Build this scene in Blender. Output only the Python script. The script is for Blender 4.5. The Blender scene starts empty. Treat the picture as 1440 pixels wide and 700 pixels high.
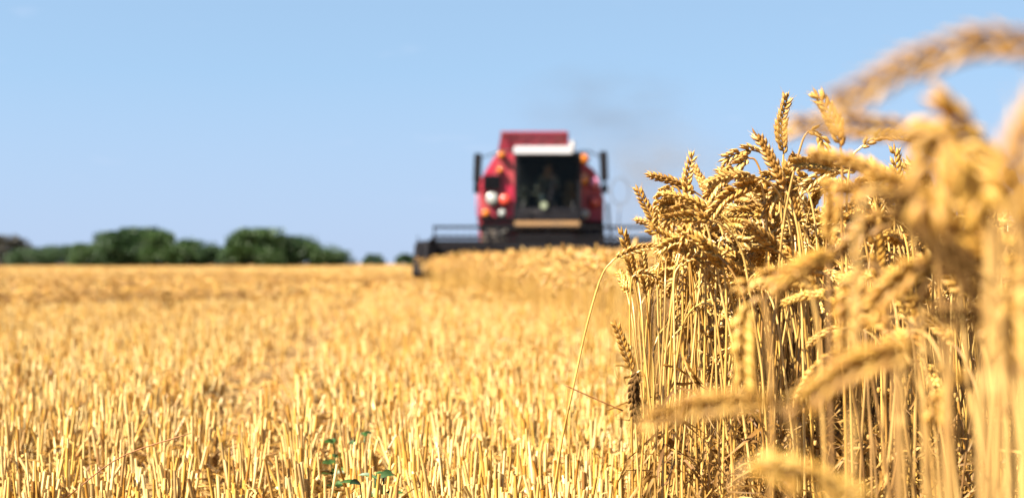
import bpy, bmesh, math, random
import numpy as np
from mathutils import Vector, Matrix
from math import radians as R, pi, sin, cos, atan2, sqrt

scene = bpy.context.scene
C = scene.collection
random.seed(7)
RNG = np.random.default_rng(11)

# ------------------------------------------------------------------ camera
FPX = 2400.0      # focal length in pixels of the 1440 px wide photograph
HC = 0.65         # camera height
FOC = 3.3         # focus distance
cd = bpy.data.cameras.new('camera'); cam = bpy.data.objects.new('camera', cd); C.objects.link(cam)
cam.location = (0, 0, HC); cam.rotation_euler = (R(90), 0, 0)
cd.sensor_width = 36; cd.lens = 36 * FPX / 1440; cd.shift_y = 20 / 1440
cd.clip_start = 0.05; cd.clip_end = 5000
cd.dof.use_dof = True; cd.dof.focus_distance = FOC; cd.dof.aperture_fstop = 3.9
scene.camera = cam

# ------------------------------------------------------------------ world and sun
SKY_Z = (.6, .25)
SUN_EL = R(50); SUN_DIR_XY = Vector((-0.87, -0.49)).normalized()      # towards the sun
w = bpy.data.worlds.new('World'); scene.world = w; w.use_nodes = True
nt = w.node_tree; bg = nt.nodes['Background']
sky = nt.nodes.new('ShaderNodeTexSky'); sky.sky_type = 'NISHITA'; sky.sun_disc = False
sky.sun_elevation = SUN_EL; sky.sun_rotation = atan2(SUN_DIR_XY.x, SUN_DIR_XY.y)
sky.air_density = 1.0; sky.dust_density = 0.0; sky.ozone_density = 3.0; sky.altitude = 0
tint = nt.nodes.new('ShaderNodeMix'); tint.data_type = 'RGBA'; tint.blend_type = 'MULTIPLY'
tint.inputs['Factor'].default_value = 1.0
tint.inputs['B'].default_value = (0.96, 0.88, 0.74, 1)
nt.links.new(sky.outputs[0], tint.inputs['A'])
# look a little above the true direction, so the blue carries down to the horizon as on a clear dry day
tcs = nt.nodes.new('ShaderNodeTexCoord'); sx_ = nt.nodes.new('ShaderNodeSeparateXYZ'); nt.links.new(tcs.outputs['Generated'], sx_.inputs[0])
mz = nt.nodes.new('ShaderNodeMath'); mz.operation = 'MULTIPLY_ADD'; mz.inputs[1].default_value = SKY_Z[0]; mz.inputs[2].default_value = SKY_Z[1]
nt.links.new(sx_.outputs['Z'], mz.inputs[0]); cx_ = nt.nodes.new('ShaderNodeCombineXYZ')
nt.links.new(sx_.outputs['X'], cx_.inputs['X']); nt.links.new(sx_.outputs['Y'], cx_.inputs['Y']); nt.links.new(mz.outputs[0], cx_.inputs['Z'])
vn_ = nt.nodes.new('ShaderNodeVectorMath'); vn_.operation = 'NORMALIZE'; nt.links.new(cx_.outputs[0], vn_.inputs[0]); nt.links.new(vn_.outputs[0], sky.inputs[0])
# thin pinkish wisps of cloud
tc = nt.nodes.new('ShaderNodeTexCoord'); mp = nt.nodes.new('ShaderNodeMapping')
mp.inputs['Scale'].default_value = (9, 9, 60)
nz = nt.nodes.new('ShaderNodeTexNoise'); nz.inputs['Scale'].default_value = 1.6; nz.inputs['Detail'].default_value = 4
nt.links.new(tc.outputs['Generated'], mp.inputs[0]); nt.links.new(mp.outputs[0], nz.inputs[0])
rp = nt.nodes.new('ShaderNodeValToRGB'); rp.color_ramp.elements[0].position = .66; rp.color_ramp.elements[1].position = .90
rp.color_ramp.elements[1].color = (.22, .22, .22, 1)
nt.links.new(nz.outputs['Fac'], rp.inputs[0])
cl = nt.nodes.new('ShaderNodeMix'); cl.data_type = 'RGBA'
nt.links.new(rp.outputs[0], cl.inputs['Factor']); nt.links.new(tint.outputs['Result'], cl.inputs['A'])
cl.inputs['B'].default_value = (4.4, 4.0, 4.5, 1)
# lavender haze low over the horizon
hz = nt.nodes.new('ShaderNodeMapRange'); hz.inputs['From Min'].default_value = .11; hz.inputs['From Max'].default_value = 0.0; hz.inputs['To Max'].default_value = .9
sz_ = nt.nodes.new('ShaderNodeSeparateXYZ'); nt.links.new(tcs.outputs['Generated'], sz_.inputs[0]); nt.links.new(sz_.outputs['Z'], hz.inputs['Value'])
hm = nt.nodes.new('ShaderNodeMix'); hm.data_type = 'RGBA'; nt.links.new(hz.outputs[0], hm.inputs['Factor']); nt.links.new(cl.outputs['Result'], hm.inputs['A'])
hm.inputs['B'].default_value = (1.84, 2.25, 3.06, 1)
nt.links.new(hm.outputs['Result'], bg.inputs[0])
bg.inputs[1].default_value = 0.05
sd = bpy.data.lights.new('sun', 'SUN'); sun = bpy.data.objects.new('sun', sd); C.objects.link(sun)
sd.energy = 5.0; sd.angle = R(.53); sd.color = (1, .92, .78)
dirv = Vector((SUN_DIR_XY.x * cos(SUN_EL), SUN_DIR_XY.y * cos(SUN_EL), sin(SUN_EL)))
sun.rotation_euler = dirv.to_track_quat('Z', 'Y').to_euler(); sun.location = (0, 0, 30)
vs = scene.view_settings; vs.view_transform = 'Standard'; vs.look = 'None'; vs.gamma = 1; vs.use_curve_mapping = False
vs.exposure = 2.5
cy = scene.cycles
cy.use_denoising = True; cy.max_bounces = 8; cy.transparent_max_bounces = 12; cy.volume_bounces = 1
cy.diffuse_bounces = 4; cy.sample_clamp_indirect = 8

# ------------------------------------------------------------------ helpers
def P(px, py, D):
    """photo pixel (1440 wide) at distance D -> world point"""
    return Vector(((px - 720) / FPX * D, D, HC - (py - 370) / FPX * D))

def tag(o, label=None, cat=None, group=None, kind=None):
    if label: o['label'] = label
    if cat: o['category'] = cat
    if group: o['group'] = group
    if kind: o['kind'] = kind
    return o

def empty(name, loc=(0, 0, 0), rz=0):
    o = bpy.data.objects.new(name, None); C.objects.link(o)
    o.location = loc; o.rotation_euler = (0, 0, rz); o.empty_display_size = .05
    return o

class MB:
    """collects verts / faces and a per-vertex random value"""
    def __init__(s): s.v = []; s.f = []; s.r = []
    def add(s, vs_, fs, rnd=.5):
        b = len(s.v); s.v += [tuple(x) for x in vs_]; s.f += [tuple(i + b for i in f) for f in fs]
        s.r += [rnd] * len(vs_)
    def tube(s, pts, rad, n=6, rnd=.5, cap=True):
        pts = [Vector(p) for p in pts]; m = len(pts)
        if not hasattr(rad, '__len__'): rad = [rad] * m
        vs_ = []; prev = None
        for i in range(m):
            t = (pts[min(i + 1, m - 1)] - pts[max(i - 1, 0)]).normalized()
            if prev is None:
                a = Vector((1, 0, 0)) if abs(t.x) < .8 else Vector((0, 1, 0))
                u = t.cross(a).normalized()
            else:
                u = (prev - t * prev.dot(t)).normalized()
            prev = u; v = t.cross(u)
            for k in range(n):
                a = 2 * pi * k / n
                vs_.append(pts[i] + (u * cos(a) + v * sin(a)) * rad[i])
        fs = [(i * n + k, i * n + (k + 1) % n, (i + 1) * n + (k + 1) % n, (i + 1) * n + k) for i in range(m - 1) for k in range(n)]
        if cap: fs += [tuple(range(n - 1, -1, -1)), tuple((m - 1) * n + k for k in range(n))]
        s.add(vs_, fs, rnd)
    def spindle(s, base, d, up, L, wd, th, n=6, rings=5, rnd=.5, awn=0):
        """pointed plump husk: base point, direction d, flattened along 'up'"""
        d = d.normalized(); side = d.cross(up).normalized(); up = side.cross(d).normalized()
        prof = {5: [(0, .3), (.22, .85), (.5, 1), (.78, .62), (1, .07)], 4: [(0, .35), (.3, 1), (.7, .75), (1, .06)], 3: [(0, .4), (.45, 1), (1, .06)]}[rings]
        pr = list(prof)
        if awn: pr = pr + [(1 + awn / L, .03)]
        vs_ = []
        for t, q in pr:
            bow = sin(min(t, 1) * pi) * .1 * L
            c = base + d * (t * L) + up * bow
            for k in range(n):
                a = 2 * pi * k / n
                vs_.append(c + side * (cos(a) * wd * .5 * q) + up * (sin(a) * th * .5 * q))
        m = len(pr)
        fs = [(i * n + k, i * n + (k + 1) % n, (i + 1) * n + (k + 1) % n, (i + 1) * n + k) for i in range(m - 1) for k in range(n)]
        s.add(vs_, fs, rnd)
    def ribbon(s, pts, wid, nrm=None, rnd=.5, twist=0, fold=.25):
        """a thin leaf blade with a folded midrib"""
        pts = [Vector(p) for p in pts]; m = len(pts)
        nrm = Vector(nrm or (0, 0, 1)); vs_ = []
        for i in range(m):
            t = (pts[min(i + 1, m - 1)] - pts[max(i - 1, 0)]).normalized()
            sd_ = t.cross(nrm)
            if sd_.length < 1e-4: sd_ = t.cross(Vector((1, .3, 0)))
            sd_.normalize(); sd_ = Matrix.Rotation(twist * i / (m - 1), 3, t) @ sd_
            u = sd_.cross(t); q = i / (m - 1)
            ww = wid * (min(1, .45 + q * 2.2) * (1 - q ** 3) + .04) * .5
            vs_ += [pts[i] - sd_ * ww + u * ww * fold, pts[i], pts[i] + sd_ * ww + u * ww * fold]
        fs = []
        for i in range(m - 1):
            a = i * 3
            fs += [(a, a + 1, a + 4, a + 3), (a + 1, a + 2, a + 5, a + 4)]
        s.add(vs_, fs, rnd)
    def box(s, c, sz, rnd=.5, mtx=None):
        x, y, z = [q / 2 for q in sz]; c = Vector(c)
        vs_ = [Vector((sx * x, sy * y, sz_ * z)) for sz_ in (-1, 1) for sy in (-1, 1) for sx in (-1, 1)]
        if mtx: vs_ = [mtx @ v for v in vs_]
        vs_ = [v + c for v in vs_]
        s.add(vs_, [(0, 2, 3, 1), (4, 5, 7, 6), (0, 1, 5, 4), (2, 6, 7, 3), (0, 4, 6, 2), (1, 3, 7, 5)], rnd)
    def bb(s, x0, x1, y0, y1, z0, z1): s.box(((x0 + x1) / 2, (y0 + y1) / 2, (z0 + z1) / 2), (x1 - x0, y1 - y0, z1 - z0))
    def prism(s, poly, a0, a1, axis='y', poly2=None):
        """polygon (two coords) swept along an axis from a0 to a1; poly2 = polygon at a1"""
        poly2 = poly2 or poly; n = len(poly)
        def mk(p, a):
            return {'y': (p[0], a, p[1]), 'x': (a, p[0], p[1]), 'z': (p[0], p[1], a)}[axis]
        vs_ = [mk(p, a0) for p in poly] + [mk(p, a1) for p in poly2]
        fs = [tuple(range(n)), tuple(range(2 * n - 1, n - 1, -1))] + [(i, (i + 1) % n, n + (i + 1) % n, n + i)[::-1] for i in range(n)]
        s.add(vs_, fs)
    def np(s):
        V = np.array(s.v, dtype=np.float32).reshape(-1, 3)
        L = np.array([i for f in s.f for i in f], dtype=np.int32)
        T = np.array([len(f) for f in s.f], dtype=np.int32)
        return V, L, T, np.array(s.r, dtype=np.float32)
    def mesh(s, name, mat, smooth=True, bevel=0):
        me = bpy.data.meshes.new(name); me.from_pydata(s.v, [], s.f)
        a = me.attributes.new('rnd', 'FLOAT', 'POINT'); a.data.foreach_set('value', s.r)
        if not smooth:
            bm = bmesh.new(); bm.from_mesh(me); bmesh.ops.recalc_face_normals(bm, faces=bm.faces[:])
            if bevel:
                ed = [e for e in bm.edges if len(e.link_faces) == 2 and e.calc_face_angle(0) > .5]
                bmesh.ops.bevel(bm, geom=ed, offset=bevel, segments=2, affect='EDGES', clamp_overlap=True)
            bm.to_mesh(me); bm.free()
        me.polygons.foreach_set('use_smooth', [smooth] * len(me.polygons))
        me.materials.append(mat); me.update(); return me
    def build(s, name, mat, parent=None, smooth=True, bevel=0, loc=None):
        o = bpy.data.objects.new(name, s.mesh(name, mat, smooth, bevel)); C.objects.link(o)
        if parent: o.parent = parent
        if loc is not None: o.location = loc
        return o

def merged(name, mat, parts):
    """parts: list of (V,L,T,rnd) arrays -> one mesh object"""
    off = 0; Vs = []; Ls = []; Ts = []; Rs = []
    for V, L, T, r in parts:
        Vs.append(V); Ls.append(L + off); Ts.append(T); Rs.append(r); off += len(V)
    V = np.concatenate(Vs); L = np.concatenate(Ls); T = np.concatenate(Ts); r = np.concatenate(Rs)
    me = bpy.data.meshes.new(name)
    me.vertices.add(len(V)); me.vertices.foreach_set('co', V.astype(np.float32).ravel())
    me.loops.add(len(L)); me.loops.foreach_set('vertex_index', L.astype(np.int32))
    me.polygons.add(len(T)); st = np.zeros(len(T), np.int32); st[1:] = np.cumsum(T)[:-1]
    me.polygons.foreach_set('loop_start', st)
    me.polygons.foreach_set('use_smooth', np.ones(len(T), bool))
    a = me.attributes.new('rnd', 'FLOAT', 'POINT'); a.data.foreach_set('value', r.astype(np.float32))
    me.update(calc_edges=True); me.validate()
    me.materials.append(mat)
    o = bpy.data.objects.new(name, me); C.objects.link(o); return o

def tile(base, pos, rz, tilt=None, tdir=None, sc=None, rnd=None, szz=None):
    """copies of a base array mesh at pos with z-rotation, tilt about a horizontal axis, scale"""
    V, L, T, r = base; n = len(pos)
    if n == 0: return None
    sc = np.ones(n) if sc is None else sc
    szz = sc if szz is None else szz
    v = V[None, :, :] * np.stack([sc, sc, szz], 1)[:, None, :]
    c, s_ = np.cos(rz)[:, None], np.sin(rz)[:, None]
    x = v[..., 0] * c - v[..., 1] * s_; y = v[..., 0] * s_ + v[..., 1] * c; z = v[..., 2]
    if tilt is not None:                       # rotate around horizontal axis perpendicular to tdir
        dx, dy = np.cos(tdir)[:, None], np.sin(tdir)[:, None]
        al = x * dx + y * dy; ac = -x * dy + y * dx
        ct, st = np.cos(tilt)[:, None], np.sin(tilt)[:, None]
        al2 = al * ct + z * st; z = z * ct - al * st
        x = al2 * dx - ac * dy; y = al2 * dy + ac * dx
    W = np.stack([x, y, z], 2) + pos[:, None, :]
    nv = len(V)
    LL = (L[None, :] + (np.arange(n) * nv)[:, None]).ravel()
    rnd = RNG.random(n) if rnd is None else rnd
    rr = np.mod(r[None, :] + rnd[:, None], 1.0)
    return W.reshape(-1, 3), LL, np.tile(T, n), rr.ravel()

# ------------------------------------------------------------------ materials
def mat_new(name):
    m = bpy.data.materials.new(name); m.use_nodes = True
    return m, m.node_tree, m.node_tree.nodes['Principled BSDF']

ALB = .76
def plant_mat(name, cols, rough=.5, trans=.2, nscale=60, stretch=(1, 1, 1), bump=.3, spec=.35, dark=.55):
    m, t, b = mat_new(name); N = t.nodes; K = t.links
    at = N.new('ShaderNodeAttribute'); at.attribute_name = 'rnd'
    oi = N.new('ShaderNodeObjectInfo')
    ad = N.new('ShaderNodeMath'); ad.operation = 'ADD'; K.new(at.outputs['Fac'], ad.inputs[0]); K.new(oi.outputs['Random'], ad.inputs[1])
    fr = N.new('ShaderNodeMath'); fr.operation = 'FRACT'; K.new(ad.outputs[0], fr.inputs[0])
    ra = N.new('ShaderNodeValToRGB'); K.new(fr.outputs[0], ra.inputs[0])
    e = ra.color_ramp.elements
    cols = [(c[0] * ALB, c[1] * ALB * .885, c[2] * ALB * .66) if c[0] > c[1] > c[2] and c[0] > .13 else c for c in cols]
    e[0].color = (*cols[0], 1); e[1].color = (*cols[-1], 1)
    for i, c in enumerate(cols[1:-1]):
        q = e.new((i + 1) / (len(cols) - 1)); q.color = (*c, 1)
    tc_ = N.new('ShaderNodeTexCoord'); mp_ = N.new('ShaderNodeMapping'); mp_.inputs['Scale'].default_value = stretch
    K.new(tc_.outputs['Object'], mp_.inputs[0])
    n1 = N.new('ShaderNodeTexNoise'); n1.inputs['Scale'].default_value = nscale; n1.inputs['Detail'].default_value = 3
    K.new(mp_.outputs[0], n1.inputs[0])
    r2 = N.new('ShaderNodeValToRGB'); r2.color_ramp.elements[0].position = .32; r2.color_ramp.elements[1].position = .58
    r2.color_ramp.elements[0].color = (dark, dark * .86, dark * .7, 1); r2.color_ramp.elements[1].color = (1, 1, 1, 1)
    K.new(n1.outputs['Fac'], r2.inputs[0])
    mx = N.new('ShaderNodeMix'); mx.data_type = 'RGBA'; mx.blend_type = 'MULTIPLY'; mx.inputs['Factor'].default_value = 1
    K.new(ra.outputs[0], mx.inputs['A']); K.new(r2.outputs[0], mx.inputs['B'])
    K.new(mx.outputs['Result'], b.inputs['Base Color'])
    b.inputs['Roughness'].default_value = rough; b.inputs['Specular IOR Level'].default_value = spec
    if bump:
        bp = N.new('ShaderNodeBump'); bp.inputs['Strength'].default_value = bump; bp.inputs['Distance'].default_value = .001
        K.new(n1.outputs['Fac'], bp.inputs['Height']); K.new(bp.outputs[0], b.inputs['Normal'])
    if trans:
        tr = N.new('ShaderNodeBsdfTranslucent'); K.new(mx.outputs['Result'], tr.inputs[0])
        ms = N.new('ShaderNodeMixShader'); ms.inputs[0].default_value = trans
        K.new(b.outputs[0], ms.inputs[1]); K.new(tr.outputs[0], ms.inputs[2])
        K.new(ms.outputs[0], N['Material Output'].inputs[0])
    return m

M_EAR = plant_mat('ripe_ear', [(0.46, 0.28, 0.065), (0.6, 0.42, 0.14), (0.42, 0.22, 0.04), (0.62, 0.46, 0.19), (0.33, 0.175, 0.04), (0.52, 0.34, 0.09)], .45, .14, 240, bump=.5, spec=.4, dark=.7)
M_EAR2 = plant_mat('golden_ear', [(0.5, 0.31, 0.065), (0.62, 0.43, 0.13), (0.42, 0.235, 0.04), (0.58, 0.39, 0.12), (0.36, 0.2, 0.045)], .5, .08, 240, bump=.5, spec=.3, dark=.6)
M_SHADE_EAR = plant_mat('shade_painted_ear', [(.10, .052, .014), (.07, .036, .010), (.12, .062, .016)], .75, .0, 240, bump=.5, spec=.08, dark=.6)  # near-black base colour paints shade onto single ears
M_STEM = plant_mat('straw_stem', [(0.58, 0.38, 0.1), (0.68, 0.53, 0.25), (0.4, 0.22, 0.05), (0.62, 0.44, 0.14), (0.28, 0.16, 0.05), (0.64, 0.48, 0.19)], .35, .06, 60, (1, 1, .06), bump=.15, spec=.5, dark=.7)
M_STEM2 = plant_mat('foreground_shade_stem', [(0.46, 0.31, 0.12), (0.58, 0.42, 0.19), (0.28, 0.17, 0.06), (0.5, 0.35, 0.15), (0.2, 0.12, 0.055), (0.4, 0.26, 0.11)], .5, .03, 60, (1, 1, .06), bump=.15, spec=.25, dark=.6)  # duller copy of the stem colour, with foreground shade put into it
M_STEM3 = plant_mat('shade_painted_stem', [(.26, .16, .05), (.34, .23, .09), (.15, .09, .03), (.10, .06, .03), (.22, .13, .05)], .6, .0, 60, (1, 1, .06), bump=.15, spec=.15, dark=.55)  # dark stem copy; the shade of the gaps inside the stand is painted in
M_LEAF = plant_mat('dry_leaf', [(0.26, 0.14, 0.03), (0.44, 0.27, 0.08), (0.16, 0.085, 0.025), (0.5, 0.35, 0.13)], .6, .35, 90, (1, 1, .2), bump=.3, dark=.6)
M_STUB = plant_mat('cut_straw', [(0.58, 0.36, 0.08), (0.8, 0.66, 0.36), (0.38, 0.19, 0.03), (0.64, 0.44, 0.12), (0.84, 0.74, 0.46), (0.26, 0.13, 0.03)], .38, .10, 50, (1, 1, .12), bump=.15, spec=.5, dark=.66)
M_LITTER = plant_mat('straw_litter', [(0.34, 0.18, 0.045), (0.56, 0.35, 0.09), (0.22, 0.11, 0.03), (0.6, 0.41, 0.13), (0.16, 0.08, 0.025)], .55, .2, 50, bump=.2, dark=.6)
M_DARKEAR = plant_mat('weathered_shade_ear', [(0.36, 0.215, 0.055), (0.44, 0.28, 0.085), (0.28, 0.155, 0.04)], .5, .12, 240, bump=.5, dark=.6)  # brown ears, and also ears added to darken the foreground as shade
M_DRYGRASS = plant_mat('dry_grass', [(.22, .09, .035), (.30, .14, .05)], .6, .1, 80, dark=.6)
M_WEED = plant_mat('weed_leaf', [(0.02, 0.062, 0.01), (0.04, 0.095, 0.014), (0.014, 0.045, 0.01)], .5, .25, 60, dark=.6)
M_FOL = [plant_mat('tree_foliage', [(.008, .030, .007), (.020, .052, .010), (.013, .040, .009)], .6, .2, 3, bump=0, dark=.55),
         plant_mat('light_foliage', [(.018, .050, .009), (.035, .074, .014), (.026, .060, .012)], .6, .25, 3, bump=0, dark=.6),
         plant_mat('brown_foliage', [(.035, .032, .024), (.028, .028, .02), (.045, .04, .03)], .6, .2, 3, bump=0, dark=.6)]
M_BARK = plant_mat('bark', [(.09, .065, .045), (.13, .10, .07)], .9, 0, 6, (1, 1, .2), bump=.6)

# ------------------------------------------------------------------ ground
def zground(x, y):
    return .02 * np.sin(x * .31 + 1) * np.cos(y * .23) + .012 * np.sin(x * 1.3 + y * .7)

m, t, b = mat_new('field_soil'); N = t.nodes; K = t.links
tc_ = N.new('ShaderNodeTexCoord')
n1 = N.new('ShaderNodeTexNoise'); n1.inputs['Scale'].default_value = 14; n1.inputs['Detail'].default_value = 8; n1.inputs['Roughness'].default_value = .7
n2 = N.new('ShaderNodeTexNoise'); n2.inputs['Scale'].default_value = .6; n2.inputs['Detail'].default_value = 4
K.new(tc_.outputs['Object'], n1.inputs[0]); K.new(tc_.outputs['Object'], n2.inputs[0])
ra = N.new('ShaderNodeValToRGB'); e = ra.color_ramp.elements
e[0].position = .36; e[0].color = (.06, .034, .016, 1); e[1].position = .66; e[1].color = (.40, .26, .09, 1)
q = e.new(.48); q.color = (.20, .12, .045, 1)
K.new(n1.outputs['Fac'], ra.inputs[0])
rb = N.new('ShaderNodeValToRGB'); rb.color_ramp.elements[0].position = .35; rb.color_ramp.elements[0].color = (.46, .38, .30, 1); rb.color_ramp.elements[1].position = .6
K.new(n2.outputs['Fac'], rb.inputs[0])
mx = N.new('ShaderNodeMix'); mx.data_type = 'RGBA'; mx.blend_type = 'MULTIPLY'; mx.inputs['Factor'].default_value = 1
K.new(ra.outputs[0], mx.inputs['A']); K.new(rb.outputs[0], mx.inputs['B']); K.new(mx.outputs['Result'], b.inputs['Base Color'])
b.inputs['Roughness'].default_value = .9; b.inputs['Specular IOR Level'].default_value = .1
bp = N.new('ShaderNodeBump'); bp.inputs['Strength'].default_value = .8; bp.inputs['Distance'].default_value = .03
K.new(n1.outputs['Fac'], bp.inputs['Height']); K.new(bp.outputs[0], b.inputs['Normal'])
M_SOIL = m
def axis(lims):
    out = []
    for a, b_, s_ in lims: out += list(np.arange(a, b_, s_))
    return np.array(out + [lims[-1][1]])
xs = axis([(-1500, -200, 130), (-200, -30, 10), (-30, 30, .6), (30, 200, 10), (200, 1500, 130)])
ys = axis([(-200, -10, 20), (-10, 60, .6), (60, 300, 10), (300, 2400, 150)])
X, Y = np.meshgrid(xs, ys); Z = zground(X, Y) * (np.abs(X) < 60) * (Y < 100)
nx, ny = len(xs), len(ys)
V = np.stack([X, Y, Z], 2).reshape(-1, 3)
I = (np.arange(ny - 1)[:, None] * nx + np.arange(nx - 1)[None, :]).ravel()
L = np.stack([I, I + 1, I + nx + 1, I + nx], 1).ravel()
g = merged('ground', M_SOIL, [(V, L, np.full(len(I), 4), np.zeros(len(V)))])
tag(g, 'straw strewn soil of the harvested field reaching the horizon', 'ground', kind='structure')

# ------------------------------------------------------------------ the edge of the uncut wheat
ED = np.array([(0, .55), (.7, .36), (1.3, .40), (2.0, .47), (2.7, .46), (2.95, .25), (3.4, .245), (4.2, .33), (6, .45), (9, .67), (12, .9), (16, 1.15), (20, .75), (24, .25), (38.2, -2.1), (38.3, 3.9), (60, 3.4), (300, -6)])
def edge(D): return np.interp(D, ED[:, 0], ED[:, 1])

# ------------------------------------------------------------------ stubble
def straw_base(n, segs=1, h=1.0, r=.0027, bend=0, flare=1.0):
    mb = MB(); pts = [(bend * (i / segs) ** 2, 0, h * i / segs - (0.02 if i == 0 else 0)) for i in range(segs + 1)]
    mb.tube(pts, [r * (flare if i == segs else 1) for i in range(segs + 1)], n, 0, cap=False); return mb
def sbase(hollow=True, n=7, seed=0):
    rnd = random.Random(seed); mb = MB(); h = 1.0; bx = rnd.uniform(-.04, .04)
    r = .0029 * rnd.uniform(.75, 1.3)
    pts = [(0, 0, -.1), (bx * .2, 0, .3), (bx * .3, 0, .55), (bx * .5, 0, .57), (bx * .55, 0, .6), (bx, 0, 1)]
    rr = [r * 1.15, r * 1.1, r * 1.1, r * 1.35, r * 1.0, r]
    mb.tube(pts, rr, n, 0, cap=False)
    if rnd.random() < .7:      # torn sheath clasping the straw
        mb.tube([(bx * .05, 0, .02), (bx * .2, 0, .3), (bx * .4 + .001, .0005, rnd.uniform(.6, .95))], [r * 1.5, r * 1.45, r * 1.5], 5, .13, cap=False)
    if rnd.random() < .5:
        z0 = rnd.uniform(.4, .8); a = rnd.uniform(0, 6.28)
        pts = [Vector((cos(a) * q * .05, sin(a) * q * .05, z0 + (.22 * q - .35 * q * q))) for q in np.linspace(0, 1, 5)]
        mb.ribbon(pts, .006, rnd=.27, twist=rnd.uniform(-2, 2))
    return mb
near_bases = [sbase(seed=i) for i in range(10)]

def patch(x, y):      # lodged and trampled patches stand lower
    q = np.sin(x * 1.1 + 1.7 * np.sin(y * .6 + 1)) + np.sin(y * .9 + 1.9 * np.sin(x * .8 + .4)) + .7 * np.sin(x * 3.1 - y * 1.7)
    return np.clip(1.08 - .30 * np.clip(q - .3, 0, 1.6), .5, 1.1) * np.where(np.minimum(np.abs(x - (-.65 - y * .067)), np.abs(x - (-2.75 - y * .067))) + 9 * (y < 5.6) < .16, .5, 1)
def in_track(x, y):      # wheel ruts of the machine's last pass
    return np.minimum(np.abs(x - (-.65 - y * .067)), np.abs(x - (-2.75 - y * .067))) < .13
def stub_points(y0, y1, dens, xl=.42, xr=.45, pad=.6, rowsp=.14, jit=.018):
    n = int(dens * ((y1 - y0) * 2 * pad + (xl + xr) * (y1 ** 2 - y0 ** 2) / 2))
    y = np.sqrt(RNG.random(n) * (y1 ** 2 - y0 ** 2) + y0 ** 2)
    x = (RNG.random(n) * (xl + xr) - xl) * y + (RNG.random(n) - .5) * 2 * pad
    # drill rows, slightly skew to the view
    a = R(7); u = x * cos(a) + y * sin(a); vv = -x * sin(a) + y * cos(a)
    u = np.round(u / rowsp) * rowsp + RNG.normal(0, jit, n)
    # tufts along each row
    vv = np.where(RNG.random(n) < .65, np.round(vv / .045) * .045 + RNG.normal(0, .008, n), vv)
    x = u * cos(a) - vv * sin(a); y = u * sin(a) + vv * cos(a)
    k = (x < edge(y) - .02) & (y > .3) & ~(in_track(x, y) & (RNG.random(n) < .65) & (y > 5.6))
    # bare patches
    pn = np.sin(x * 2.3 + 1.2 * np.sin(y * 1.7)) * np.sin(y * 2.9 + 2 * np.sin(x * 1.3))
    k &= ~((pn > .50) & (RNG.random(n) < .8)) & ~((patch(x, y) < .80) & (RNG.random(n) < .50))
    return x[k], y[k]

STUB_GROUP = 'cut straw stalks of the stubble nearest the camera'
# near: the largest ones as objects of their own, the rest as one stand of stubble
x, y = stub_points(2.4, 9.0, 560)
h = .150 + .030 * RNG.standard_normal(len(x)) - .05 * (RNG.random(len(x)) < .2); h = np.clip(h, .05, .22) * patch(x, y)
tl = np.abs(RNG.normal(0, .065, len(x))); td = RNG.random(len(x)) * 6.28
tl = np.where(RNG.random(len(x)) < .06, tl + .5, tl)
topx = 720 + x / y * FPX; topy = 370 + (HC - h) / y * FPX
inview = (topx > -5) & (topx < 900) & (topy < 698)
order = np.argsort(np.where(inview, y, 99)); pick = order[:290]
stub_me = [mb.mesh('stubble_straw', M_STUB) for mb in near_bases]
for j, i in enumerate(pick):
    o = bpy.data.objects.new('stubble_straw', stub_me[j % 10]); C.objects.link(o)
    o.location = (x[i], y[i], float(zground(x[i], y[i])))
    ax = Vector((-sin(td[i]), cos(td[i]), 0))
    o.matrix_basis = Matrix.Translation(o.location) @ Matrix.Rotation(tl[i], 4, ax) @ Matrix.Rotation(random.uniform(0, 6.28), 4, 'Z') @ Matrix.Diagonal((1, 1, h[i], 1))
    tag(o, 'short pale cut straw standing in the sharp stubble along the bottom of the picture', 'stubble straw', STUB_GROUP)
rest = np.setdiff1d(np.arange(len(x)), pick)
parts = []
bases = [mb.np() for mb in near_bases]
for j in range(10):
    r_ = rest[j::10]
    parts.append(tile(bases[j], np.stack([x[r_], y[r_], zground(x[r_], y[r_])], 1), RNG.random(len(r_)) * 6.28, tl[r_], td[r_], np.ones(len(r_)), None, h[r_]))
# middle distance
mid = straw_base(4, 1, 1, .0031).np()
x, y = stub_points(9.0, 26, 300, .40, .42)
n = len(x); hh = np.clip(.155 + .035 * RNG.standard_normal(n), .05, .24) * patch(x, y)
parts.append(tile(mid, np.stack([x, y, zground(x, y)], 1), RNG.random(n) * 6.28, np.abs(RNG.normal(0, .13, n)), RNG.random(n) * 6.28, np.full(n, 1.2), None, hh))
far = straw_base(3, 1, 1, .007).np()
x, y = stub_points(26, 80, 75, .36, .36, 2)
n = len(x); hh = np.clip(.16 + .04 * RNG.standard_normal(n), .06, .25) * patch(x, y)
parts.append(tile(far, np.stack([x, y, zground(x, y)], 1), RNG.random(n) * 6.28, np.abs(RNG.normal(0, .18, n)), RNG.random(n) * 6.28, np.full(n, 1.6), None, hh))
x, y = stub_points(80, 260, 5.0, .36, .36, 4)
n = len(x); parts.append(tile(far, np.stack([x, y, x * 0], 1), RNG.random(n) * 6.28, np.abs(RNG.normal(0, .2, n)), RNG.random(n) * 6.28, np.full(n, 3.5), None, .12 + .12 * RNG.random(n)))
st = merged('stubble', M_STUB, [p for p in parts if p])
tag(st, 'golden stubble of cut wheat straw covering the harvested ground', 'stubble', kind='stuff')

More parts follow.
